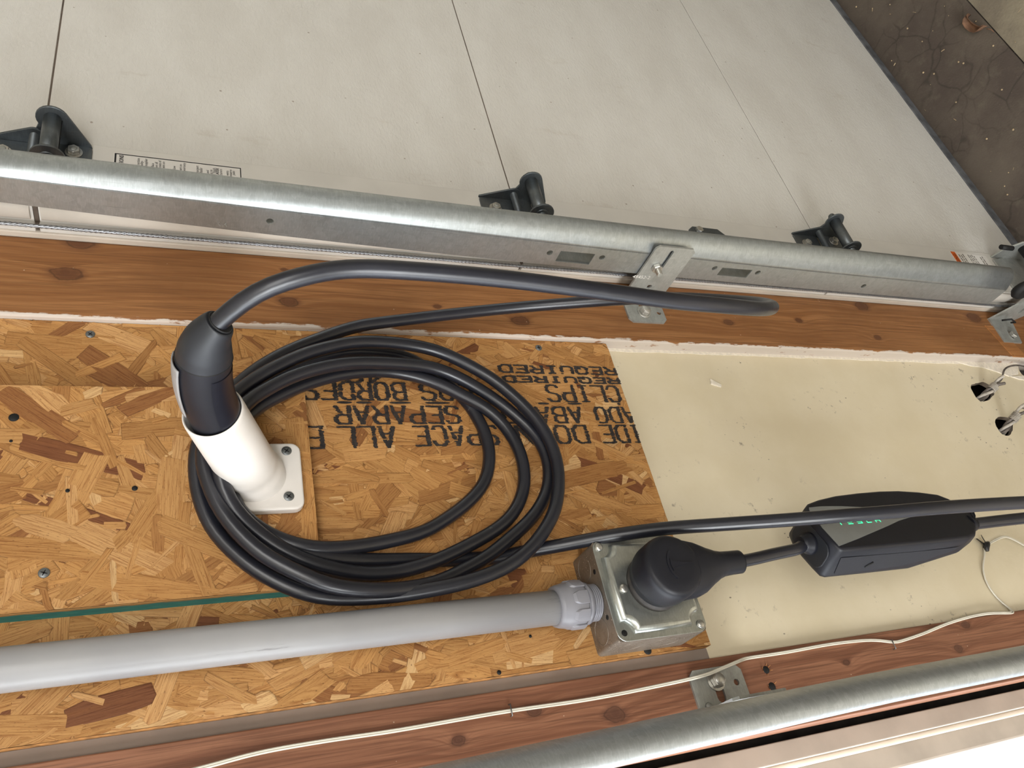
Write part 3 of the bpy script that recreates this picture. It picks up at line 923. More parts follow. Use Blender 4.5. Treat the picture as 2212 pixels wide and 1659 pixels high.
build('nut', MB().prism(circle(.0075, 6, (0, 0), .5), (.6285, -.0875, .9125), EZ, NY, -EX, .0062), 'bolt', nb, bevel=.0008)
vs, fs = text_mesh('45452-2', .0082, (.6282, -.0632, .9375), -EZ, NY, 'LEFT', 1.0)
build('part_number', MB().add(vs, fs), 'white_ink', br, fix=False)

tl = track('open_door_track', .0885, -1, .0, 2.1, [circle(.004, 12, (.5, .082))], 'track_l', 'bright galvanised track on the left jamb beside the open doorway', False)
br2 = l_bracket(tl, .0930, -1, .9790, LH, .070, .042, .0330, False)
for dz in (-.019, .021):
    build('bend_rib', MB().lathe([(0, .0045), (.002, .0035), (.004, .0)], P(.0985, LH + .0026, .979 + dz), NY, 10), 'bracket', br2)

# foot bracket at the bottom of the closed-door track
fb = empty('foot_bracket', P(.64, JH, .13))
attach(fb, tr)
mb = MB()
mb.holed([(.588, .118), (.640, .104), (.640, .165), (.588, .165)], [slot(.600, .612, .134, .0034)], P(0, JH + .0015, 0), EX, EZ)
build('foot_flange', mb, 'bracket', fb, solid=.003)
mb = MB()
mb.holed([(JH, .104), (.060, .070), (.128, .050), (.128, .110), (.075, .135), (JH, .165)], [circle(.006, 12, (.105, .085)), slot(.045, .068, .112, .003)], (.640, 0, 0), NY, EZ)
build('foot_web', mb, 'bracket', fb, solid=.003)
build('foot_bolt', MB().prism(circle(.0075, 6), P(.6045, JH + .003, .131), EX, EZ, NY, .006), 'bolt', fb, bevel=.0008)
build('spring_clip', MB().tube([P(.625, .035, .160), P(.620, .045, .150), P(.616, .042, .140), P(.622, .034, .136)], .0016, 8), 'dark_groove', fb)
build('roller_wheel', MB().lathe([(0, .014), (.002, .0185), (.008, .0215), (.014, .0185), (.016, .014)], P(.6365, .095, .160), EX, 24), 'dark_groove', fb)

# ------------------------------------------------------------------ strand board panels
PAL = [((196, 148, 92), 6), ((188, 140, 84), 7), ((204, 158, 104), 4), ((178, 130, 76), 5), ((166, 118, 68), 3), ((214, 174, 122), 1.4), ((148, 100, 58), 1.2), ((122, 76, 46), 0.7), ((194, 144, 86), 5)]
PALW = [w for _, w in PAL]

def strand_geo(rng, u, w, L, W, ang, h0, rect, hmax):
    """outline and inset ring of one wood strand lying in the (x, z) plane"""
    k = rng.uniform(.75, 1.0)
    sk = rng.uniform(-.35, .35) * W
    out = [(-L / 2 + sk * .5, -W / 2 * k), (-L / 5, -W / 2 * rng.uniform(.85, 1.08)), (L / 5, -W / 2 * rng.uniform(.85, 1.08)), (L / 2 + sk * .3, -W / 2 * rng.uniform(.5, 1)),
           (L / 2 + rng.uniform(-.03, .06) * L, W * rng.uniform(-.1, .2)), (L / 2 - sk * .4, W / 2 * rng.uniform(.5, 1)), (L / 5, W / 2 * rng.uniform(.85, 1.08)), (-L / 5, W / 2 * rng.uniform(.85, 1.08)),
           (-L / 2 - sk * .4, W / 2 * k), (-L / 2 + rng.uniform(-.06, .03) * L, W * rng.uniform(-.2, .1))]
    ins = []
    for a, b in out:
        ins.append((a - math.copysign(min(.0016, abs(a) * .5), a) if abs(a) > L * .3 else a, b - math.copysign(min(.0011, abs(b) * .5), b)))
    ca, sa = math.cos(ang), math.sin(ang)
    th = rng.uniform(.0002, .0005)
    tilt = rng.uniform(-.0004, .0004)
    x0, x1, z0, z1 = rect
    ou, ow = rng.uniform(0, 40), rng.uniform(0, 40)
    vs, uvs, ed = [], [], []
    inside = False
    for ring, hh, e in ((out, -.0004, 1.0), (out, th * .6, 1.0), (ins, th, 0.0)):
        for a, b in ring:
            x, z = u + b * ca + a * sa, w + a * ca - b * sa
            if x0 < x < x1 and z0 < z < z1:
                inside = True
            x, z = min(max(x, x0), x1), min(max(z, z0), z1)
            vs.append(P(x, min(h0 + hh + tilt * a / L, hmax), z))
            uvs.append((a + ou, b + ow))
            ed.append(e)
    n = len(out)
    fs = [(i, (i + 1) % n, n + (i + 1) % n, n + i) for i in range(n)]
    fs += [(n + i, n + (i + 1) % n, 2 * n + (i + 1) % n, 2 * n + i) for i in range(n)]
    fs += [tuple(range(2 * n, 3 * n))]
    return (vs, fs, uvs, ed) if inside else None

def strands_to_mesh(name, items):
    me = bpy.data.meshes.new(name)
    vs, fs, uvs, eds, cols = [], [], [], [], []
    for (v, f, uv, e), c in items:
        o = len(vs)
        vs += [tuple(p) for p in v]
        fs += [tuple(i + o for i in q) for q in f]
        uvs += uv
        eds += e
        cols += [c] * len(v)
    me.from_pydata(vs, [], fs)
    ul = me.uv_layers.new(name='uv')
    li = [0] * len(me.loops)
    me.loops.foreach_get('vertex_index', li)
    ul.data.foreach_set('uv', [c for i in li for c in uvs[i]])
    ca = me.color_attributes.new('col', 'FLOAT_COLOR', 'POINT')
    ca.data.foreach_set('color', [c for q in cols for c in q])
    ea = me.attributes.new('edge', 'FLOAT', 'POINT')
    ea.data.foreach_set('value', eds)
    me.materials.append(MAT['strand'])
    recalc_keep(me)
    return me

def recalc_keep(me):
    import bmesh
    bm = bmesh.new()
    bm.from_mesh(me)
    bmesh.ops.recalc_face_normals(bm, faces=bm.faces)
    bm.to_mesh(me)
    bm.free()

def strand_board(name, rect, h0, h1, count, n_parts, seed, lean, label, edge_mat):
    rng = random.Random(seed)
    x0, x1, z0, z1 = rect
    root = empty(name, P((x0 + x1) / 2, h0, z0))
    tag(root, label, 'board')
    core = MB().box(x0, x1, h0, h1 - .0012, z0, z1)
    co = build('board_core', core, 'osb_core', root)
    if edge_mat:
        build('painted_edge', MB().box(x0 - .0004, x0 + .002, h0, h1 - .001, z0, z1), edge_mat, root)
    items = []
    for i in range(count):
        f = i / count
        big = rng.random()
        L = rng.uniform(.022, .068) if big < .76 else rng.uniform(.068, .12)
        W = rng.uniform(.004, .012) if big < .6 else rng.uniform(.011, .026)
        ang = rng.gauss(0, .5) if rng.random() < lean else rng.uniform(-1.57, 1.57)
        u, w = rng.uniform(x0 - .005, x1 + .005), rng.uniform(z0 - .01, z1 + .01)
        g = strand_geo(rng, u, w, L, W, ang, h1 - .0012 + .0008 * f, rect, h1 + .002)
        if g is None:
            continue
        c = rng.choices(PAL, PALW)[0][0]
        k = rng.uniform(.98, 1.12)
        items.append((L * W * (0.2 + f * f), g, tuple(min(1.0, v * k) for v in srgb(*c)[:3]) + (1.0,)))
    order = sorted(range(len(items)), key=lambda i: -items[i][0])
    parts = set(order[:n_parts])
    for i in sorted(parts):
        o = bpy.data.objects.new('strand', strands_to_mesh('strand', [(items[i][1], items[i][2])]))
        COL.objects.link(o)
        attach(o, root)
    o = bpy.data.objects.new('small_strands', strands_to_mesh('small_strands', [(items[i][1], items[i][2]) for i in range(len(items)) if i not in parts]))
    COL.objects.link(o)
    attach(o, root)
    o['kind'] = 'stuff'
    return root

osb1 = strand_board('strand_board', (.1570, .5555, .9745, 1.75), 0.0, .0115, 3600, 150, 5, .75, 'large strand board backing sheet with black stencilled lettering', None)
osb2 = strand_board('strand_board', (.2518, .4652, 1.3744, 1.75), .0115, .0295, 1400, 110, 9, .25, 'smaller strand board patch with a teal painted edge behind the white holder', 'osb_edge')
# ragged torn fibres along the saw cut
mb = MB()
for k in range(170):
    z = RNG.uniform(.98, 1.70)
    q = P(.5550, RNG.uniform(.004, .0112), z)
    mb.tube([q, q + Vector((RNG.uniform(.001, .005), RNG.uniform(-.001, .0005), RNG.uniform(-.004, .004)))], [.0005, .00012], 4)
fo = build('torn_fibres', mb, 'osb_core', osb1, fix=False)
fo['kind'] = 'stuff'

# stencilled lettering: strokes sprayed as short dashes along the board
GL = {
 'A': [[(0, 0), (.15, .55), (.3, 1), (.45, .55), (.6, 0)], [(.14, .35), (.46, .35)]],
 'B': [[(0, 0), (0, 1), (.4, 1), (.55, .88), (.55, .65), (.4, .54), (0, .54)], [(.4, .54), (.6, .4), (.6, .14), (.42, 0), (0, 0)]],
 'C': [[(.6, .8), (.48, 1), (.14, 1), (0, .82), (0, .18), (.14, 0), (.48, 0), (.6, .2)]],
 'D': [[(0, 0), (0, 1), (.4, 1), (.6, .8), (.6, .2), (.4, 0), (0, 0)]],
 'E': [[(.6, 1), (0, 1), (0, 0), (.6, 0)], [(0, .52), (.45, .52)]],
 'G': [[(.6, .8), (.48, 1), (.14, 1), (0, .82), (0, .18), (.14, 0), (.48, 0), (.6, .2), (.6, .45), (.35, .45)]],
 'I': [[(.3, 0), (.3, 1)], [(.15, 1), (.45, 1)], [(.15, 0), (.45, 0)]],
 'J': [[(.6, 1), (.6, .2), (.45, 0), (.15, 0), (0, .2)]],
 'L': [[(0, 1), (0, 0), (.6, 0)]],
 'N': [[(0, 0), (0, 1), (.6, 0), (.6, 1)]],
 'O': [[(.14, 0), (0, .2), (0, .8), (.14, 1), (.46, 1), (.6, .8), (.6, .2), (.46, 0), (.14, 0)]],
 'P': [[(0, 0), (0, 1), (.45, 1), (.6, .85), (.6, .62), (.45, .48), (0, .48)]],
 'Q': [[(.14, 0), (0, .2), (0, .8), (.14, 1), (.46, 1), (.6, .8), (.6, .2), (.46, 0), (.14, 0)], [(.35, .3), (.62, -.05)]],
 'R': [[(0, 0), (0, 1), (.45, 1), (.6, .85), (.6, .65), (.45, .5), (0, .5)], [(.3, .5), (.6, 0)]],
 'S': [[(.6, .85), (.48, 1), (.12, 1), (0, .85), (0, .66), (.12, .54), (.48, .46), (.6, .34), (.6, .15), (.48, 0), (.12, 0), (0, .15)]],
 'T': [[(0, 1), (.6, 1)], [(.3, 1), (.3, 0)]],
 'U': [[(0, 1), (0, .2), (.14, 0), (.46, 0), (.6, .2), (.6, 1)]],
 'W': [[(0, 1), (.12, 0), (.3, .6), (.48, 0), (.6, 1)]],
 '4': [[(.45, 0), (.45, 1), (0, .32), (.6, .32)]],
 '0': [[(.14, 0), (0, .2), (0, .8), (.14, 1), (.46, 1), (.6, .8), (.6, .2), (.46, 0), (.14, 0)]],
}
def stencil(word, xb, xt, za, zb, zmax=1.3725, dens=1.0, zmin=.976):
    """word reading up the wall from za to zb; letters stand from xb (foot) to xt (head)"""
    mb = MB()
    n = len(word)
    pitch = (zb - za) / (n - .3) if n > 1 else (zb - za)
    cw = pitch * .70 / .6
    H = xb - xt
    hp = .01215
    for i, ch in enumerate(word):
        for line in GL[ch]:
            for (a0, b0), (a1, b1) in zip(line, line[1:]):
                du, dw = (a1 - a0) * cw, (b1 - b0) * H
                m = max(2, int(math.hypot(du, dw) / .00115 * dens))
                for k in range(m + 1):
                    s = k / m
                    z = za + i * pitch + (a0 + (a1 - a0) * s) * cw + RNG.gauss(0, .0003)
                    x = xb - (b0 + (b1 - b0) * s) * H + RNG.gauss(0, .00022)
                    if not zmin < z < zmax or RNG.random() < .04:
                        continue
                    l, wd = RNG.uniform(.0018, .0032), RNG.uniform(.0007, .00105)
                    hz = hp + RNG.uniform(0, .00008)
                    mb.add([P(x - wd, hz, z - l * .8), P(x, hz, z - l), P(x + wd, hz, z - l * .7), P(x + wd, hz, z + l * .8), P(x, hz, z + l), P(x - wd, hz, z + l * .7)], [tuple(range(6))])
    o = build('stencil_print', mb, 'ink', osb1, fix=False)
    return o
for w_, xb, xt, za, zb in (('IDE', .4285, .4045, .9700, 1.0250), ('DOWN', .4285, .4050, 1.0460, 1.1360), ('SPACE', .4290, .4048, 1.1625, 1.2580), ('ALL', .4290, .4040, 1.2815, 1.3400), ('EDGES', .4295, .4040, 1.3580, 1.4500),
                           ('ADO', .4545, .4325, .9715, 1.0250), ('ABAJO', .4545, .4330, 1.0460, 1.1480), ('SEPARAR', .4550, .4330, 1.2035, 1.3410),
                           ('CLIPS', .4865, .4630, .9830, 1.0830), ('LOS', .4850, .4637, 1.1820, 1.2420), ('BORDES', .4860, .4635, 1.2615, 1.3720),
                           ('REQUIRED', .5155, .5045, .9765, 1.1380), ('REQUIRED', .4990, .4908, .9765, 1.1360), ('40', .4985, .4860, 1.2865, 1.3245)):
    stencil(w_, xb, xt, za, zb)
mb = MB()
for a_, b_ in ((1.322, 1.339), (1.3005, 1.318), (1.256, 1.281), (1.2105, 1.2405), (1.191, 1.198), (1.150, 1.162), (1.085, 1.10), (1.04, 1.06), (.985, .990)):
    zc_, zl = (a_ + b_) / 2, (b_ - a_) / 2
    pts = [(.4598 + .0015 * math.sin(t_) + RNG.gauss(0, .0001), zc_ + zl * math.cos(t_)) for t_ in [k * math.pi / 8 for k in range(16)]]
    mb.add([P(x, .01225, z) for x, z in pts], [tuple(range(16))])
build('stencil_print', mb, 'ink', osb1, fix=False)

def screw(parent, x, z, h, r, rot=.4, dark=False):
    s = build('screw', MB().lathe([(-.002, r), (.0004, r), (.0007, r * .94), (.0007, 0)], P(x, h, z), NY, 22), 'screw_dark', parent)
    mb = MB()
    for a in (rot, rot + math.pi / 2):
        d = Vector((math.cos(a), 0, math.sin(a)))
        e = Vector((-math.sin(a), 0, math.cos(a)))
        q = P(x, h + .0008, z)
        rr, ww = r * .62, r * .13
        mb.add([q - d * rr - e * ww * .5, q - d * rr * .3 - e * ww, q + d * rr * .3 - e * ww, q + d * rr - e * ww * .5, q + d * rr + e * ww * .5, q + d * rr * .3 + e * ww, q - d * rr * .3 + e * ww, q - d * rr + e * ww * .5], [tuple(range(8))])
    build('screw_recess', mb, 'screw_slot', s, fix=False)
    return s
screw(osb1, .5399, 1.5763, .0118, .0043, .9)
screw(osb1, .5438, 1.0770, .0118, .0043, .2)
screw(osb2, 0.2830, 1.5936, .0298, .0043, 1.2)
def bore(parent, x, z, h, r, mat='dark_groove'):
    b = build('drill_hole', MB().lathe([(0, r), (.0003, r * .96), (.0003, 0)], P(x, h, z), NY, 14), mat, parent)
    return b
bore(osb2, 0.4307, 1.6289, .0297, 0.0042)
bore(osb2, 0.4065, 1.6286, .0297, 0.0014)
bore(osb2, 0.3564, 1.5300, .0297, 0.0025)
bore(osb2, 0.3564, 1.5821, .0297, 0.0018)
bore(osb1, .1608, 1.0526, .0118, .0046)
bore(osb1, .1895, 1.1774, .0118, .0016)
bore(osb1, .1600, 1.2170, .0118, .0022)

# ------------------------------------------------------------------ conduit, box and outlet
cd = empty('conduit', P(.208, .034, 1.11))
tag(cd, 'grey plastic conduit pipe running into the steel outlet box', 'pipe')
build('pipe', MB().tube([P(.208, .0345, 1.142), P(.2078, .0345, 1.40), P(.2072, .0345, 1.80), P(.2070, .0345, 2.6)], .0167, 36), 'pvc', cd)
ft = build('adapter', MB().lathe([(0, .0172), (.0006, .0196), (.004, .0206), (.010, .0216), (.012, .0222), (.0265, .0222), (.0290, .0214), (.0295, .0190), (.0310, .0190), (.0312, .0206), (.0352, .0206), (.0354, .0172), (.048, .0172)], P(.2085, .0345, 1.1565), -EZ, 48), 'pvc_fit', cd)
for k in range(8):
    a0 = 2 * math.pi * k / 8
    mb = MB()
    pts = []
    nseg = 6
    for (d0, d1, r_) in ((.0125, .0285, .0222), (.0150, .0285, .0239)):
        for j in range(nseg + 1):
            a = a0 + (-.28 + .56 * j / nseg)
            edge = .004 if j in (0, nseg) else 0
            pts.append(Vector((.2085 + r_ * math.cos(a), -.0345 + r_ * math.sin(a), 1.1565 - d0 - edge)))
        for j in range(nseg + 1):
            a = a0 + (-.28 + .56 * j / nseg)
            pts.append(Vector((.2085 + r_ * math.cos(a), -.0345 + r_ * math.sin(a), 1.1565 - d1)))
    m_ = nseg + 1
    fs = [(2 * m_ + j, 2 * m_ + j + 1, 3 * m_ + j + 1, 3 * m_ + j) for j in range(nseg)]
    fs += [(j, j + 1, 2 * m_ + j + 1, 2 * m_ + j) for j in range(nseg)]
    fs += [(m_ + j, 3 * m_ + j, 3 * m_ + j + 1, m_ + j + 1) for j in range(nseg)]
    fs += [(0, 2 * m_, 3 * m_, m_), (nseg, m_ + nseg, 3 * m_ + nseg, 2 * m_ + nseg)]
    build('grip_lug', mb.add(pts, fs), 'pvc_fit', ft, bevel=.0004, seg=1)
mb = MB()
for k in range(5):
    mb.lathe([(0, .0172), (.0008, .0184), (.0016, .0172)], P(.2085, .0345, 1.1205 - .0021 * k), -EZ, 40, caps=False)
build('thread', mb, 'pvc_fit', ft)

BX0, BX1, BZ0, BZ1 = .1610, .2625, 1.0080, 1.1100
bx = empty('outlet_box', P(.2115, .0115, 1.008))
tag(bx, 'square steel outlet box with raised cover at the lower strand board edge', 'electrical box')
body = build('box_body', MB().prism(rrect(BX0, BX1, BZ0, BZ1, .004), P(0, .0115, 0), EX, EZ, NY, .0465), 'dusty_steel', bx)
for ax, cx_, cy_, r_ in (('z', .180, .031, .0130), ('z', .2440, .031, .0130), ('x', 1.085, .036, .0130), ('x', 1.045, .036, .0160)):
    ring = [(r_ + .0004 * math.cos(t_), .0004 * math.sin(t_)) for t_ in (0, 1.57, 3.14, 4.71)]
    if ax == 'z':
        pth = [P(cx_ + r_ * math.cos(t_), cy_ + r_ * math.sin(t_), BZ1) for t_ in [k * math.pi / 16 for k in range(32)]]
    else:
        pth = [P(BX0, cy_ + r_ * .85 * math.cos(t_), cx_ + r_ * math.sin(t_)) for t_ in [k * math.pi / 16 for k in range(32)]]
    build('knockout', MB().tube(pth, .0004, 5, closed=True), 'dusty_steel', body)
for cx_, cy_ in ((.2345, .0495), (.1880, .0495)):
    build('side_hole', MB().lathe([(0, .0026), (.0003, .0024), (.0003, 0)], P(cx_, cy_, BZ1), EZ, 12), 'dark_groove', body)
cov = build('cover_plate', MB().prism(rrect(BX0 - .0006, BX1 + .0006, BZ0 - .0006, BZ1 + .0006, .010), P(0, .0582, 0), EX, EZ, NY, .0014), 'cover_steel', bx, bevel=.0004)
# raised field with scooped corners
I_ = .0055
def scooped(u0, u1, w0, w1, r, n=6):
    out = []
    for cx_, cy_, a in ((u1, w1, 270), (u0, w1, 0), (u0, w0, 90), (u1, w0, 180)):
        for k in range(n + 1):
            t_ = math.radians(a - 90 * k / n)
            out.append((cx_ + r * math.cos(t_), cy_ + r * math.sin(t_)))
    return out
mb = MB()
rings = []
for ins, hh in ((0, .0594), (.0006, .0625), (.0022, .0655), (.0048, .0668)):
    rings.append([P(u, hh, w) for u, w in scooped(BX0 + I_ + ins, BX1 - I_ - ins, BZ0 + I_ + ins, BZ1 - I_ - ins, .0125)])
n = len(rings[0])
vs = [q for rg in rings for q in rg]
mb.add(vs, [(i * n + k, i * n + (k + 1) % n, (i + 1) * n + (k + 1) % n, (i + 1) * n + k) for i in range(3) for k in range(n)], True)
mb.add(rings[-1], [tuple(range(n))])
build('raised_field', mb, 'cover_steel', cov)
build('ear_hole', MB().lathe([(0, .0032), (.0003, .003), (.0003, 0)], P(BX0 + .0075, .0597, BZ1 - .0075), NY, 14), 'dark_groove', cov)
for sx, sz in ((BX1 - .0065, BZ1 - .0065), (BX0 + .0065, BZ0 + .0065)):
    build('cover_screw', MB().lathe([(0, .0046), (.0016, .0042), (.0026, .0026), (.0028, 0)], P(sx, .0597, sz), NY, 16), 'bolt', cov)
OX, OZ = .2115, 1.0590
ol = build('outlet', MB().lathe([(0, .0290), (.004, .0288), (.0055, .0276), (.010, .0274), (.0105, 0)], P(OX, .0668, OZ), NY, 48), 'outlet', bx)
os_ = build('outlet_screw', MB().lathe([(0, .0048), (.0018, .0044), (.0028, .0028), (.0030, 0)], P(.2090, .0668, 1.0935), NY, 18), 'bolt', bx)

# ------------------------------------------------------------------ white printed holder
AX = Vector((0, -math.cos(math.radians(20)), math.sin(math.radians(20))))
HB = P(.3615, .032, 1.4285)
hd = empty('connector_holder', P(.360, .0298, 1.386))
tag(hd, 'white printed plastic holder screwed to the strand board with black handle in it', 'holder')
build('base_plate', MB().prism(rrect(.3240, .3945, 1.3857, 1.4735, .009), P(0, .0298, 0), EX, EZ, NY, .0105), 'white_pla', hd, bevel=.0022, seg=3)
sk = MB().lathe([(-.006, .0290), (.012, .0288), (.0155, .0280), (.019, .0270), (.0235, .0262), (.027, .0266), (.033, .0268), (.038, .0258), (.043, .0262), (.120, .0248), (.1240, .0245), (.1258, .0238), (.1258, .0232), (.1245, .0226), (.05, .0222), (.03, .0)], HB, AX, 64, caps=False)
for i in range(64):                      # the foot is cut flat where it meets the base plate
    v_ = sk.v[i]
    sk.v[i] = v_ + AX * ((v_.y + .0390) / math.cos(math.radians(20)))
build('socket', sk, 'white_pla', hd)
for sx, sz in ((.3370, 1.3998), (.3855, 1.3988), (.3370, 1.4600), (.3855, 1.4600)):
    screw(hd, sx, sz, .0404, .0048, RNG.uniform(0, 1.5))

# ------------------------------------------------------------------ car charger: connector, cable, control box, plug
ch = empty('car_charger', P(.366, .26, 1.47))
tag(ch, 'black car charging cable coiled on the wall with handle, control box and plug', 'charger')
CABLE = [(366,262,1471),(370,278,1459),(373,288,1448),(379,298,1420),(385,303,1388),(383,308,1338),(378,312,1267),(370,315,1189),(364,316,1126),(368,310,1068),(385,290,1005),(417,258,949),(451,225,925),(488,185,931),(518,150,968),(545,110,1014),(560,78,1077),(565,60,1130),(562,50,1187),(549,46,1266),(536,48,1316),(515,53,1355),(494,56,1391),(477,58,1414),(462,60,1430),(440,62,1449),(417,60,1464),(399,58,1474),(384,54,1479),(368,50,1481),(346,46,1479),(329,44,1475),(310,42,1468),(296,40,1458),(279,40,1444),(263,40,1426),(251,40,1408),(242,40,1390),(237,39,1371),(235,37,1341),(233,41,1310),(234,46,1275),(236,49,1248),(242,51,1219),(251,51,1194),(263,50,1175),(281,46,1154),(305,43,1133),(327,42,1122),(348,41,1115),(368,41,1112),(399,41,1115),(412,41,1120),(434,41,1132),(455,41,1148),(478,42,1171),(503,44,1212),(511,45,1233),(515,48,1272),(510,54,1320),(493,63,1358),(480,68,1382),(463,72,1406),(451,74,1422),(436,76,1438),(418,76,1454),(399,74,1467),(381,70,1474),(367,68,1477),(352,64,1473),(333,62,1468),(315,60,1460),(297,58,1448),(280,56,1433),(265,56,1414),(254,56,1396),(242,55,1373),(237,51,1343),(236,46,1312),(239,41,1289),(244,37,1265),(254,35,1240),(265,34,1214),(278,33,1193),(293,32,1170),(312,29,1146),(334,27,1128),(356,26,1118),(377,26,1114),(396,26,1117),(414,26,1125),(440,28,1147),(460,31,1171),(475,35,1196),(484,38,1216),(489,41,1236),(488,47,1275),(482,55,1323),(468,65,1361),(450,72,1396),(433,76,1418),(422,80,1431),(405,82,1445),(385,80,1456),(366,76,1463),(356,72,1464),(346,68,1463),(335,64,1459),(324,60,1454),(311,54,1444),(299,48,1430),(284,44,1411),(273,42,1392),(264,39,1368),(258,34,1338),(258,33,1305),(265,31,1271),(276,30,1240),(287,29,1214),(300,28,1188),(318,26,1167),(337,25,1154),(357,25,1147),(385,25,1145),(402,25,1149),(420,26,1156),(444,28,1176),(459,30,1203),(477,31,1235),(487,32,1272),(486,34,1307),(475,40,1345),(456,48,1382),(441,52,1405),(426,56,1425),(410,58,1439),(394,58,1450),(373,54,1454),(354,52,1455),(337,48,1452),(323,44,1445),(310,42,1434),(300,40,1420),(292,40,1406),(284,40,1382),(284,36,1356),(289,29,1322),(298,24,1278),(304,22,1262),(318,20,1237),(332,19,1216),(346,19,1199),(362,19,1188),(382,19,1181),(406,19,1178),(425,19,1181),(444,19,1187),(460,19,1194),(479,19,1210),(497,19,1227),(513,19,1246),(520,20,1264),(519,26,1313),(507,35,1341),(494,41,1366),(482,44,1390),(470,44,1408),(454,46,1426),(433,46,1442),(412,44,1452),(393,42,1457),(370,40,1457),(346,38,1454),(322,38,1443),(304,38,1427),(288,38,1408),(277,36,1372),(274,27,1334),(273,21,1282),(271,20,1255),(270,20,1220),(268,21,1197),(271,24,1172),(270,36,1138),(266,62,1091),(261,84,1041),(253,104,992),(240,135,925),(231,158,877),(224,176,823),(219,190,764),(214,200,660),(209,205,577)]
pts = [P(a / 1000, b / 1000, c / 1000) for a, b, c in CABLE]
pts += [P(.2095, .203, .530), P(.213, .185, .495), P(.219, .155, .488), P(.2240, .130, .525), P(.2270, .118, .580), P(.2275, .112, .640)]
path = smooth_path(spline(pts, .008), 3)
path = [path[0] - (path[1] - path[0]).normalized() * .018] + path
build('cable', MB().tube(path, .0070, 16), 'rubber', ch, fix=False)

def framed(path, radii, a0, a1, n, close, flat=None):
    """surface around a path using the fixed side axis x"""
    vs = []
    m = len(path)
    for i, p in enumerate(path):
        t_ = (path[min(i + 1, m - 1)] - path[max(i - 1, 0)]).normalized()
        u = (EX - t_ * EX.dot(t_)).normalized()
        w = t_.cross(u)
        ra, rb = radii[i]
        for k in range(n + (0 if close else 1)):
            a = math.radians(a0 + (a1 - a0) * k / n)
            vs.append(p + u * math.cos(a) * ra + w * math.sin(a) * rb)
    nn_ = n if close else n + 1
    fs = [(i * nn_ + k, i * nn_ + (k + 1) % nn_, (i + 1) * nn_ + (k + 1) % nn_, (i + 1) * nn_ + k) for i in range(m - 1) for k in range(n)]
    return vs, fs, nn_
hp = [HB + AX * .055, HB + AX * .085, HB + AX * .108, P(.3605, .150, 1.4700), P(.3610, .170, 1.4752), P(.3620, .190, 1.4790), P(.3632, .208, 1.4806), P(.3640, .2215, 1.4806)]
hr = [(.0195, .0195), (.0203, .0203), (.0205, .0205), (.0202, .0204), (.0195, .0203), (.0190, .0203), (.0188, .0202), (.0187, .0200)]
def dens(pts_, rad, k=5):
    o_, r_ = [], []
    sp = []
    for i in range(len(pts_) - 1):
        p0, p1, p2, p3 = pts_[max(i - 1, 0)], pts_[i], pts_[i + 1], pts_[min(i + 2, len(pts_) - 1)]
        for j in range(k):
            s = j / k
            o_.append(0.5 * ((2 * p1) + (p2 - p0) * s + (2 * p0 - 5 * p1 + 4 * p2 - p3) * s * s + (3 * p1 - p0 - 3 * p2 + p3) * s ** 3))
            r_.append((rad[i][0] * (1 - s) + rad[i + 1][0] * s, rad[i][1] * (1 - s) + rad[i + 1][1] * s))
    return o_ + [pts_[-1]], r_ + [rad[-1]]
cp, cr = dens(hp, hr)
vs, fs, nn_ = framed(cp, cr, 0, 360, 40, True)
con = build('connector', MB().add(vs, fs, True).add([vs[k] for k in range(40)], [tuple(range(40))]).add(vs[-40:], [tuple(range(40))]), 'black_plastic', ch)
seam_ring = [cp[-1] + EX * math.cos(k * math.pi / 20) * cr[-1][0] + (cp[-1] - cp[-2]).normalized().cross(EX).normalized() * math.sin(k * math.pi / 20) * cr[-1][1] for k in range(40)]
build('seam', MB().tube(seam_ring, .0005, 6, closed=True), 'dark_groove', con)
kp = [cp[-1], P(.3644, .2310, 1.4803), P(.3650, .2410, 1.4788), P(.3655, .2490, 1.4762), P(.3660, .2560, 1.4730), P(.3662, .2580, 1.4719)]
kr = [(.0187, .0200), (.0180, .0190), (.0160, .0168), (.0138, .0142), (.0118, .0120), (.0104, .0106)]
kp2, kr2 = dens(kp, kr)
vs, fs, nn_ = framed(kp2, kr2, 0, 360, 40, True)
build('connector_cap', MB().add(vs, fs, True).add(vs[-40:], [tuple(range(40))]), 'cap_plastic', con)
build('cable_gland', MB().tube([kp2[-1] + (kp2[-1] - kp2[-2]).normalized() * .0006 + Vector((0, 0, 0)), kp2[-1] + (kp2[-1] - kp2[-2]).normalized() * .0016], [.0096, .0090], 24), 'dark_groove', con)
# glossy thumb grip on the lower side and pale button strip above
gp, gr = dens(hp[1:], [(a + .0005, b + .0005) for a, b in hr[1:]])
vs, fs, nn_ = framed(gp[:-4], gr[:-4], 196, 330, 20, False)
build('grip_panel', MB().add(vs, fs, True), 'grip', con)
vs, fs, nn_ = framed(gp[14:-2], [(a + .0011, b + .0011) for a, b in gr[14:-2]], 70, 128, 10, False)
build('release_button', MB().add(vs, fs, True), 'grey_btn', con, solid=.001)

tag(con, 'black charging handle with a pale grey release button')
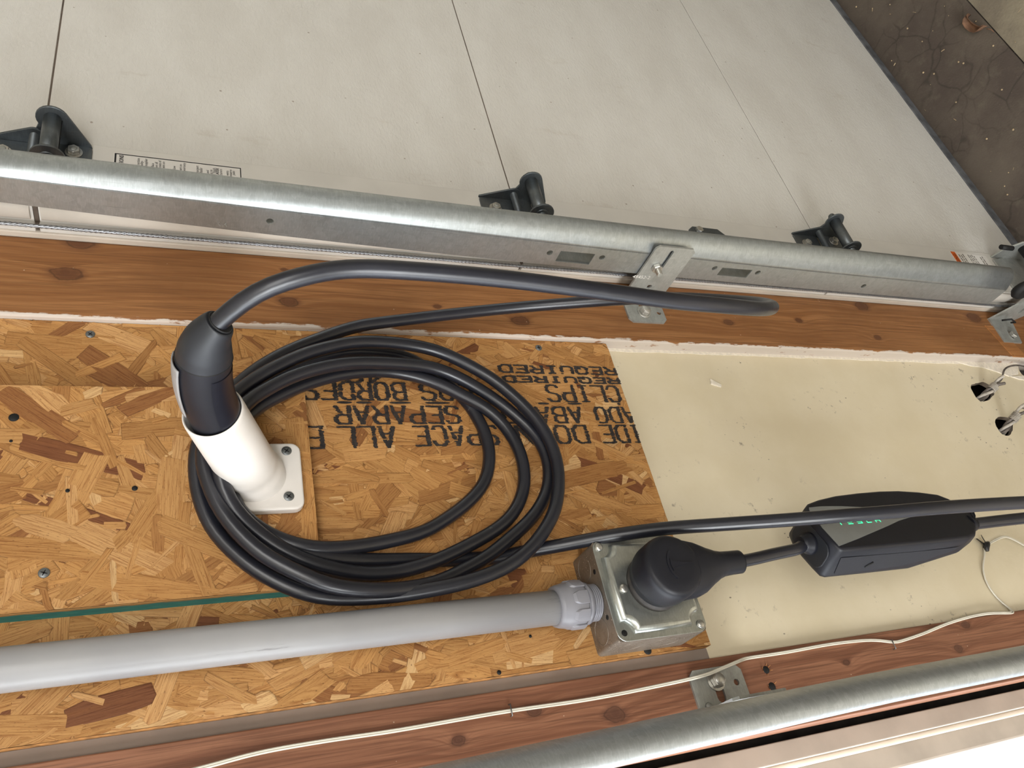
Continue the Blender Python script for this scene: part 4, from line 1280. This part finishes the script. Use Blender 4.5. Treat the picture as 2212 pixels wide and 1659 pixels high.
# control box, hanging turned a little off the wall
Q0 = P(.2053, .130, .8676)
ph = math.radians(20)
E1 = Vector((math.cos(ph), math.sin(ph), 0))
N1 = Vector((math.sin(ph), -math.cos(ph), 0))
outl = [(3, 0), (0, -6), (-.5, -60), (-.5, -130), (0, -196), (4, -212), (14, -225), (30, -238), (41, -242), (52, -237), (63, -228), (71, -217), (77, -190), (81, -160), (82, -130), (81, -95), (78.5, -58), (74, -30), (69, -11), (63, -2), (50, 2.5), (32, 3.5), (14, 2)]
def offs(poly, d):
    res = []
    n_ = len(poly)
    for i in range(n_):
        a, b, c = Vector(poly[i - 1]), Vector(poly[i]), Vector(poly[(i + 1) % n_])
        tg = (c - a).normalized()
        res.append((b.x - tg.y * d, b.y + tg.x * d))
    return res
def bdepth(z):
    return -45 + max(0, -z - 150) ** 1.35 * .10
def brick_ring(ins, d, back=False):
    o_ = []
    for u, z in offs(outl, ins):
        dd = d if not back else bdepth(z) + d
        o_.append(Q0 + E1 * (u / 1000) + EZ * (z / 1000) + N1 * (dd / 1000))
    return o_
sgn_ = 1
t0 = offs(outl, 1.0)
if sum((t0[i][0] - 40) ** 2 + (t0[i][1] + 120) ** 2 for i in range(len(t0))) > sum((q[0] - 40) ** 2 + (q[1] + 120) ** 2 for q in outl):
    sgn_ = -1
rg = [brick_ring(3.6 * sgn_, 0), brick_ring(1.4 * sgn_, -.6), brick_ring(.3 * sgn_, -2.2), brick_ring(0, -4.5), brick_ring(0, 5, True), brick_ring(1.2 * sgn_, 1.5, True), brick_ring(4.5 * sgn_, 0, True)]
n = len(outl)
mb = MB()
vs = [q for r_ in rg for q in r_]
mb.add(vs, [(i * n + k, i * n + (k + 1) % n, (i + 1) * n + (k + 1) % n, (i + 1) * n + k) for i in range(len(rg) - 1) for k in range(n)], True)
mb.add(rg[0], [tuple(range(n))]).add(rg[-1], [tuple(range(n))])
cb = build('control_box', mb, 'black_plastic', ch)
tag(cb, 'black control box with grey face plate and green lit letters')
def bq(u, z, d):
    return Q0 + E1 * (u / 1000) + EZ * (z / 1000) + N1 * (d / 1000)
fpl = [(5, -2.5), (12, -34), (19.5, -64), (27, -94), (33, -116), (36.5, -135), (39, -150), (42, -150), (46, -134), (52, -108), (57, -80), (60.5, -50), (62, -24), (61.5, -6), (58, -3.5), (32, -.8)]
build('face_plate', MB().add([bq(u, z, .5) for u, z in fpl] + [bq(u, z, -.3) for u, z in fpl], [tuple(range(len(fpl)))] + [(i, (i + 1) % len(fpl), len(fpl) + (i + 1) % len(fpl), len(fpl) + i) for i in range(len(fpl))]), 'glass_plate', cb)
# lit lettering along the plate
def bars(z0, strokes):
    m_ = MB()
    for u0, u1, a, b in strokes:
        q = [bq(u0, z0 - a, .62), bq(u1, z0 - a, .62), bq(u1, z0 - b, .62), bq(u0, z0 - b, .62)]
        m_.add(q, [(0, 1, 2, 3)])
    return m_
LU = 33.0
for z0, st in ((-26.0, [(5.2, 6.4, 0, 7.6), (0, 5.2, 3.2, 4.4)]), (-40.0, [(5.2, 6.4, 0, 7.2), (2.6, 3.8, 0, 7.2), (0, 1.2, 0, 7.2)]),
               (-54.0, [(5.2, 6.4, 0, 7.2), (2.6, 3.8, 0, 7.2), (0, 1.2, 0, 7.2), (3.2, 5.8, 0, 1.2), (.6, 3.2, 6, 7.2)]),
               (-68.0, [(0, 6.4, 0, 1.2), (0, 1.2, 0, 6.6)]), (-81.0, [(5.2, 6.4, .8, 6.6), (0, 3.6, 0, 1.2), (0, 3.6, 6.2, 7.4), (2.6, 3.6, 0, 7.2)])):
    build('lit_letter', bars(z0, [(LU + a, LU + b, c, d) for a, b, c, d in st]), 'green', cb, fix=False)
mb = MB()
sd = [(-8, -12), (-60, -13), (-120, -14), (-170, -14), (-190, -13), (-180, -20), (-150, -30), (-110, -36), (-60, -38), (-14, -37)]
mb.add([bq(-.75, z, d) for z, d in sd], [tuple(range(len(sd)))])
build('side_panel', mb, 'black_plastic', cb, fix=False)
build('side_slot', MB().tube([bq(-.9, -54, -31), bq(-.9, -62, -24)], .0011, 6), 'dark_groove', cb)
build('end_plate', MB().prism(rrect(-.026, .026, -.0165, .0165, .012), bq(31, 2.0, -22.5), E1, N1, EZ, .0022), 'cap_plastic', cb, bevel=.0006)
build('gland', MB().lathe([(0, .0125), (.004, .0115), (.009, .0090), (.014, .0082)], bq(31, 3.6, -22.5), EZ, 24), 'black_plastic', cb)
build('gland', MB().lathe([(0, .0115), (.006, .0095), (.012, .0082)], P(.2275, .112, .640), -EZ, 24), 'black_plastic', cb)

# plug with its short lead
pc = Vector((OX, 0, OZ + .003))
pg = build('plug', MB().lathe([(.0780, .0284), (.0830, .0284), (.0832, .0300), (.0900, .0314), (.1060, .0314), (.1120, .0308), (.1152, .0292), (.1168, .0265), (.1174, .018), (.1176, 0)], pc, NY, 56), 'black_plastic', ch)
nk = [P(.2115, .0985, 1.052), P(.2118, .0985, 1.036), P(.2122, .0985, 1.024), P(.2126, .0985, 1.012), P(.2130, .0985, 1.002), P(.2133, .0985, .994), P(.2136, .0985, .984), P(.2138, .0985, .972)]
nr = [(.0300, .0185), (.0290, .0180), (.0255, .0165), (.0190, .0140), (.0145, .0122), (.0125, .0113), (.0120, .0110), (.0118, .0108)]
np_, nr_ = dens(nk, nr, 4)
vs, fs, nn_ = framed(np_, nr_, 0, 360, 36, True)
build('plug_neck', MB().add(vs, fs, True).add(vs[-36:], [tuple(range(36))]), 'black_plastic', pg)
lead = smooth_path(spline([P(.2138, .0985, .975), P(.2150, .0990, .955), P(.2175, .1000, .930), P(.2195, .1010, .905), P(.2210, .1010, .890), Q0 + E1 * .031 + N1 * -.0225 + EZ * .012], .005), 3)
build('plug_lead', MB().tube(lead, .0064, 16), 'rubber', ch)
tag(pg, 'round black plug with an embossed emblem')
# raised emblem: curved bar with a tapering stem
mb = MB()
arc = []
for k in range(13):
    a = math.radians(-58 + 116 * k / 12)
    arc.append((math.sin(a) * .0165, math.cos(a) * .0125))
ocx, ocz = OX - .0005, OZ - .0005
def emb(u, v):
    return P(ocx + u, 0, ocz + v)
out_ = [(u, v) for u, v in arc] + [(u * .93, v - .0022) for u, v in arc[::-1]]
for poly in (out_, [(-.0062, .0082), (-.002, .0088), (.0, .0092), (.002, .0088), (.0062, .0082), (.0032, .0065), (.0, -.0165), (-.0032, .0065)]):
    mb.prism([(u, v) for u, v in poly], P(ocx, .1168, ocz), EX, EZ, NY, .0014)
build('emblem', mb, 'grip', pg)

# ------------------------------------------------------------------ loose wires
bw = [(.1429, .4961), (.1469, .5465), (.1435, .6089), (.1346, .6720), (.1303, .7180), (.1325, .7260), (.1375, .7538), (.1398, .8098), (.1387, .8781), (.1390, .9292), (.1357, .9493), (.1299, .982), (.1260, 1.0127), (.1246, 1.1163), (.1260, 1.2135), (.1259, 1.2587), (.1255, 1.3223), (.1266, 1.3813), (.1260, 1.4329), (.1215, 1.482), (.118, 1.55), (.117, 1.75), (.119, 2.0), (.118, 2.16)]
up = [(.1467, .4866), (.1592, .4993), (.1788, .5064), (.1977, .5033), (.2132, .4921), (.2254, .4787), (.2352, .4730)]
wr = empty('bell_wire', P(.1435, .009, .4918))
tag(wr, 'thin white twin bell wire stapled along the left jamb', 'wire')
def hgt(z):
    return LH + .0016 + (.0115 if .935 < z < 1.02 else 0)
for s_ in (-1, 1):
    pth = [P(x + s_ * .00075, hgt(z), z) for x, z in bw[::-1]] + [P(x, .0022 + .0002 * s_, z + s_ * .0006) for x, z in up]
    build('conductor', MB().tube(smooth_path(spline(pth, .006), 2), .00105, 8), 'bell_wire', wr, fix=False)
for x, z in ((.1270, 1.2118), (.1290, .7227)):
    build('staple', MB().tube([P(x - .0058, LH - .001, z), P(x - .0058, LH + .0040, z), P(x + .0045, LH + .0040, z), P(x + .0045, LH - .001, z)], .0006, 6), 'screw_dark', wr)
w2 = [(.2352, .4700), (.2396, .4581), (.2448, .4345), (.2467, .4213), (.2386, .4052), (.2308, .3948), (.222, .378), (.214, .35), (.211, .30)]
for s_ in (-1, 1):
    build('free_end', MB().tube(smooth_path(spline([P(x + s_ * .0008, .004, z) for x, z in w2], .005), 2), .0009, 7), 'bell_wire', wr, fix=False)
tp = build('taped_splice', MB().tube([P(.2285, .0035, .4745), P(.2330, .0045, .4730), P(.2370, .0048, .4690), P(.2395, .0045, .4640)], [.0030, .0040, .0042, .0026], 10), 'tape', wr)
build('tape_tail', MB().prism([(-.0025, 0), (.0025, 0), (.0022, .017), (-.0022, .016)], P(.2360, .0045, .4710), Vector((-.4, -.3, .85)).normalized(), Vector((.62, -.1, .77)).normalized(), Vector((.5, .8, .2)).normalized(), .0008), 'tape', tp)
build('tape_tail', MB().prism([(-.0025, 0), (.0025, 0), (.0022, .013), (-.0022, .014)], P(.2370, .0060, .4700), Vector((-.7, -.3, .6)).normalized(), Vector((.80, -.3, .50)).normalized(), Vector((.3, .9, .2)).normalized(), .0008), 'tape', tp)

def wire_stub(name, org, d, n_turn, label):
    root = empty(name, org)
    tag(root, label, 'wire')
    d = Vector(d).normalized()
    u = d.cross(EZ).normalized()
    w = d.cross(u)
    o = Vector(org)
    for s_ in range(4):
        tw = []
        for k in range(26):
            q = k / 25
            a = s_ * 1.57 + q * 5.0
            rr_ = .0034 + (.0035 * max(0, q - .75) * 4 if s_ < 2 else 0)
            tw.append(o + d * (-.022 + .062 * q * (1 - .12 * s_)) + (u * math.cos(a) + w * math.sin(a)) * rr_)
        build('core_wire', MB().tube(tw, .0026, 8), 'old_wire' if s_ % 2 else 'grey_wire', root, fix=False)
    hel = []
    for k in range(n_turn * 12):
        a = k * math.pi / 6
        hel.append(o + d * (.010 + .0022 * k / 12) + (u * math.cos(a) + w * math.sin(a)) * .0066)
    build('wrapped_turns', MB().tube(hel, .0010, 6), 'grey_wire', root, fix=False)
    return root
w_a = wire_stub('wire_stub', P(.490, .002, .268), (.35, -.55, -.62), 5, 'frayed old cable stub in the upper torn wall hole near the right jamb')
build('loose_wire', MB().tube(smooth_path(spline([P(.500, .020, .252), P(.507, .024, .240), P(.520, .022, .226), P(.534, .018, .200), P(.541, .016, .165), P(.540, .01, .12)], .005), 2), .0016, 8), 'old_wire', w_a)
w_b = wire_stub('wire_stub', P(.4285, .004, .266), (.42, -.75, -.42), 6, 'stripped wire-wrapped cable stub in the lower torn wall hole')
build('loose_wire', MB().tube(smooth_path(spline([P(.446, .028, .250), P(.447, .026, .238), P(.440, .018, .222), P(.436, .01, .20)], .005), 2), .0012, 8), 'old_wire', w_b)

# ------------------------------------------------------------------ on the floor
lf = empty('dry_leaf', P(1.235, .258, 0))
tag(lf, 'curled dry brown leaf on the dark stained floor strip', 'leaf')
m1 = []
for i in range(9):
    s = i / 8
    for j in range(5):
        v_ = (j / 4 - .5)
        wd = .016 * math.sin(math.pi * min(1, s * .9 + .08))
        m1.append(Vector((1.262 - .058 * s + .006 * math.sin(s * 7), -.252 + .012 * math.sin(s * 4) + v_ * wd, .004 + .016 * (v_ * 1.6) ** 2 + .004 * math.sin(s * 9))))
build('blade', MB().add(m1, [(i * 5 + j, i * 5 + j + 1, (i + 1) * 5 + j + 1, (i + 1) * 5 + j) for i in range(8) for j in range(4)], True), 'leaf', lf, solid=.0006)
build('stem', MB().tube([Vector((1.204, -.258, .008)), Vector((1.196, -.262, .005)), Vector((1.188, -.262, .003))], .0009, 6), 'leaf', lf)
mb = MB()
for k in range(80):
    x, h = RNG.uniform(.75, 1.9), RNG.uniform(.07, .34)
    r_ = RNG.uniform(.0008, .0026)
    if RNG.random() < .35:
        a = RNG.uniform(0, 3.14)
        d = Vector((math.cos(a), math.sin(a), 0)) * RNG.uniform(.004, .011)
        mb.tube([P(x, h, .0012), P(x, h, .0022) + d], [r_ * .5, r_ * .3], 5)
    else:
        mb.lathe([(0, r_ * .8), (r_ * .5, r_), (r_ * 1.1, r_ * .6), (r_ * 1.2, 0)], P(x, h, 0), EZ, 6)
db = build('floor_debris', mb, 'debris', fix=False)
tag(db, 'scattered specks of grit and wood splinters on the stained floor', 'debris', kind='stuff')
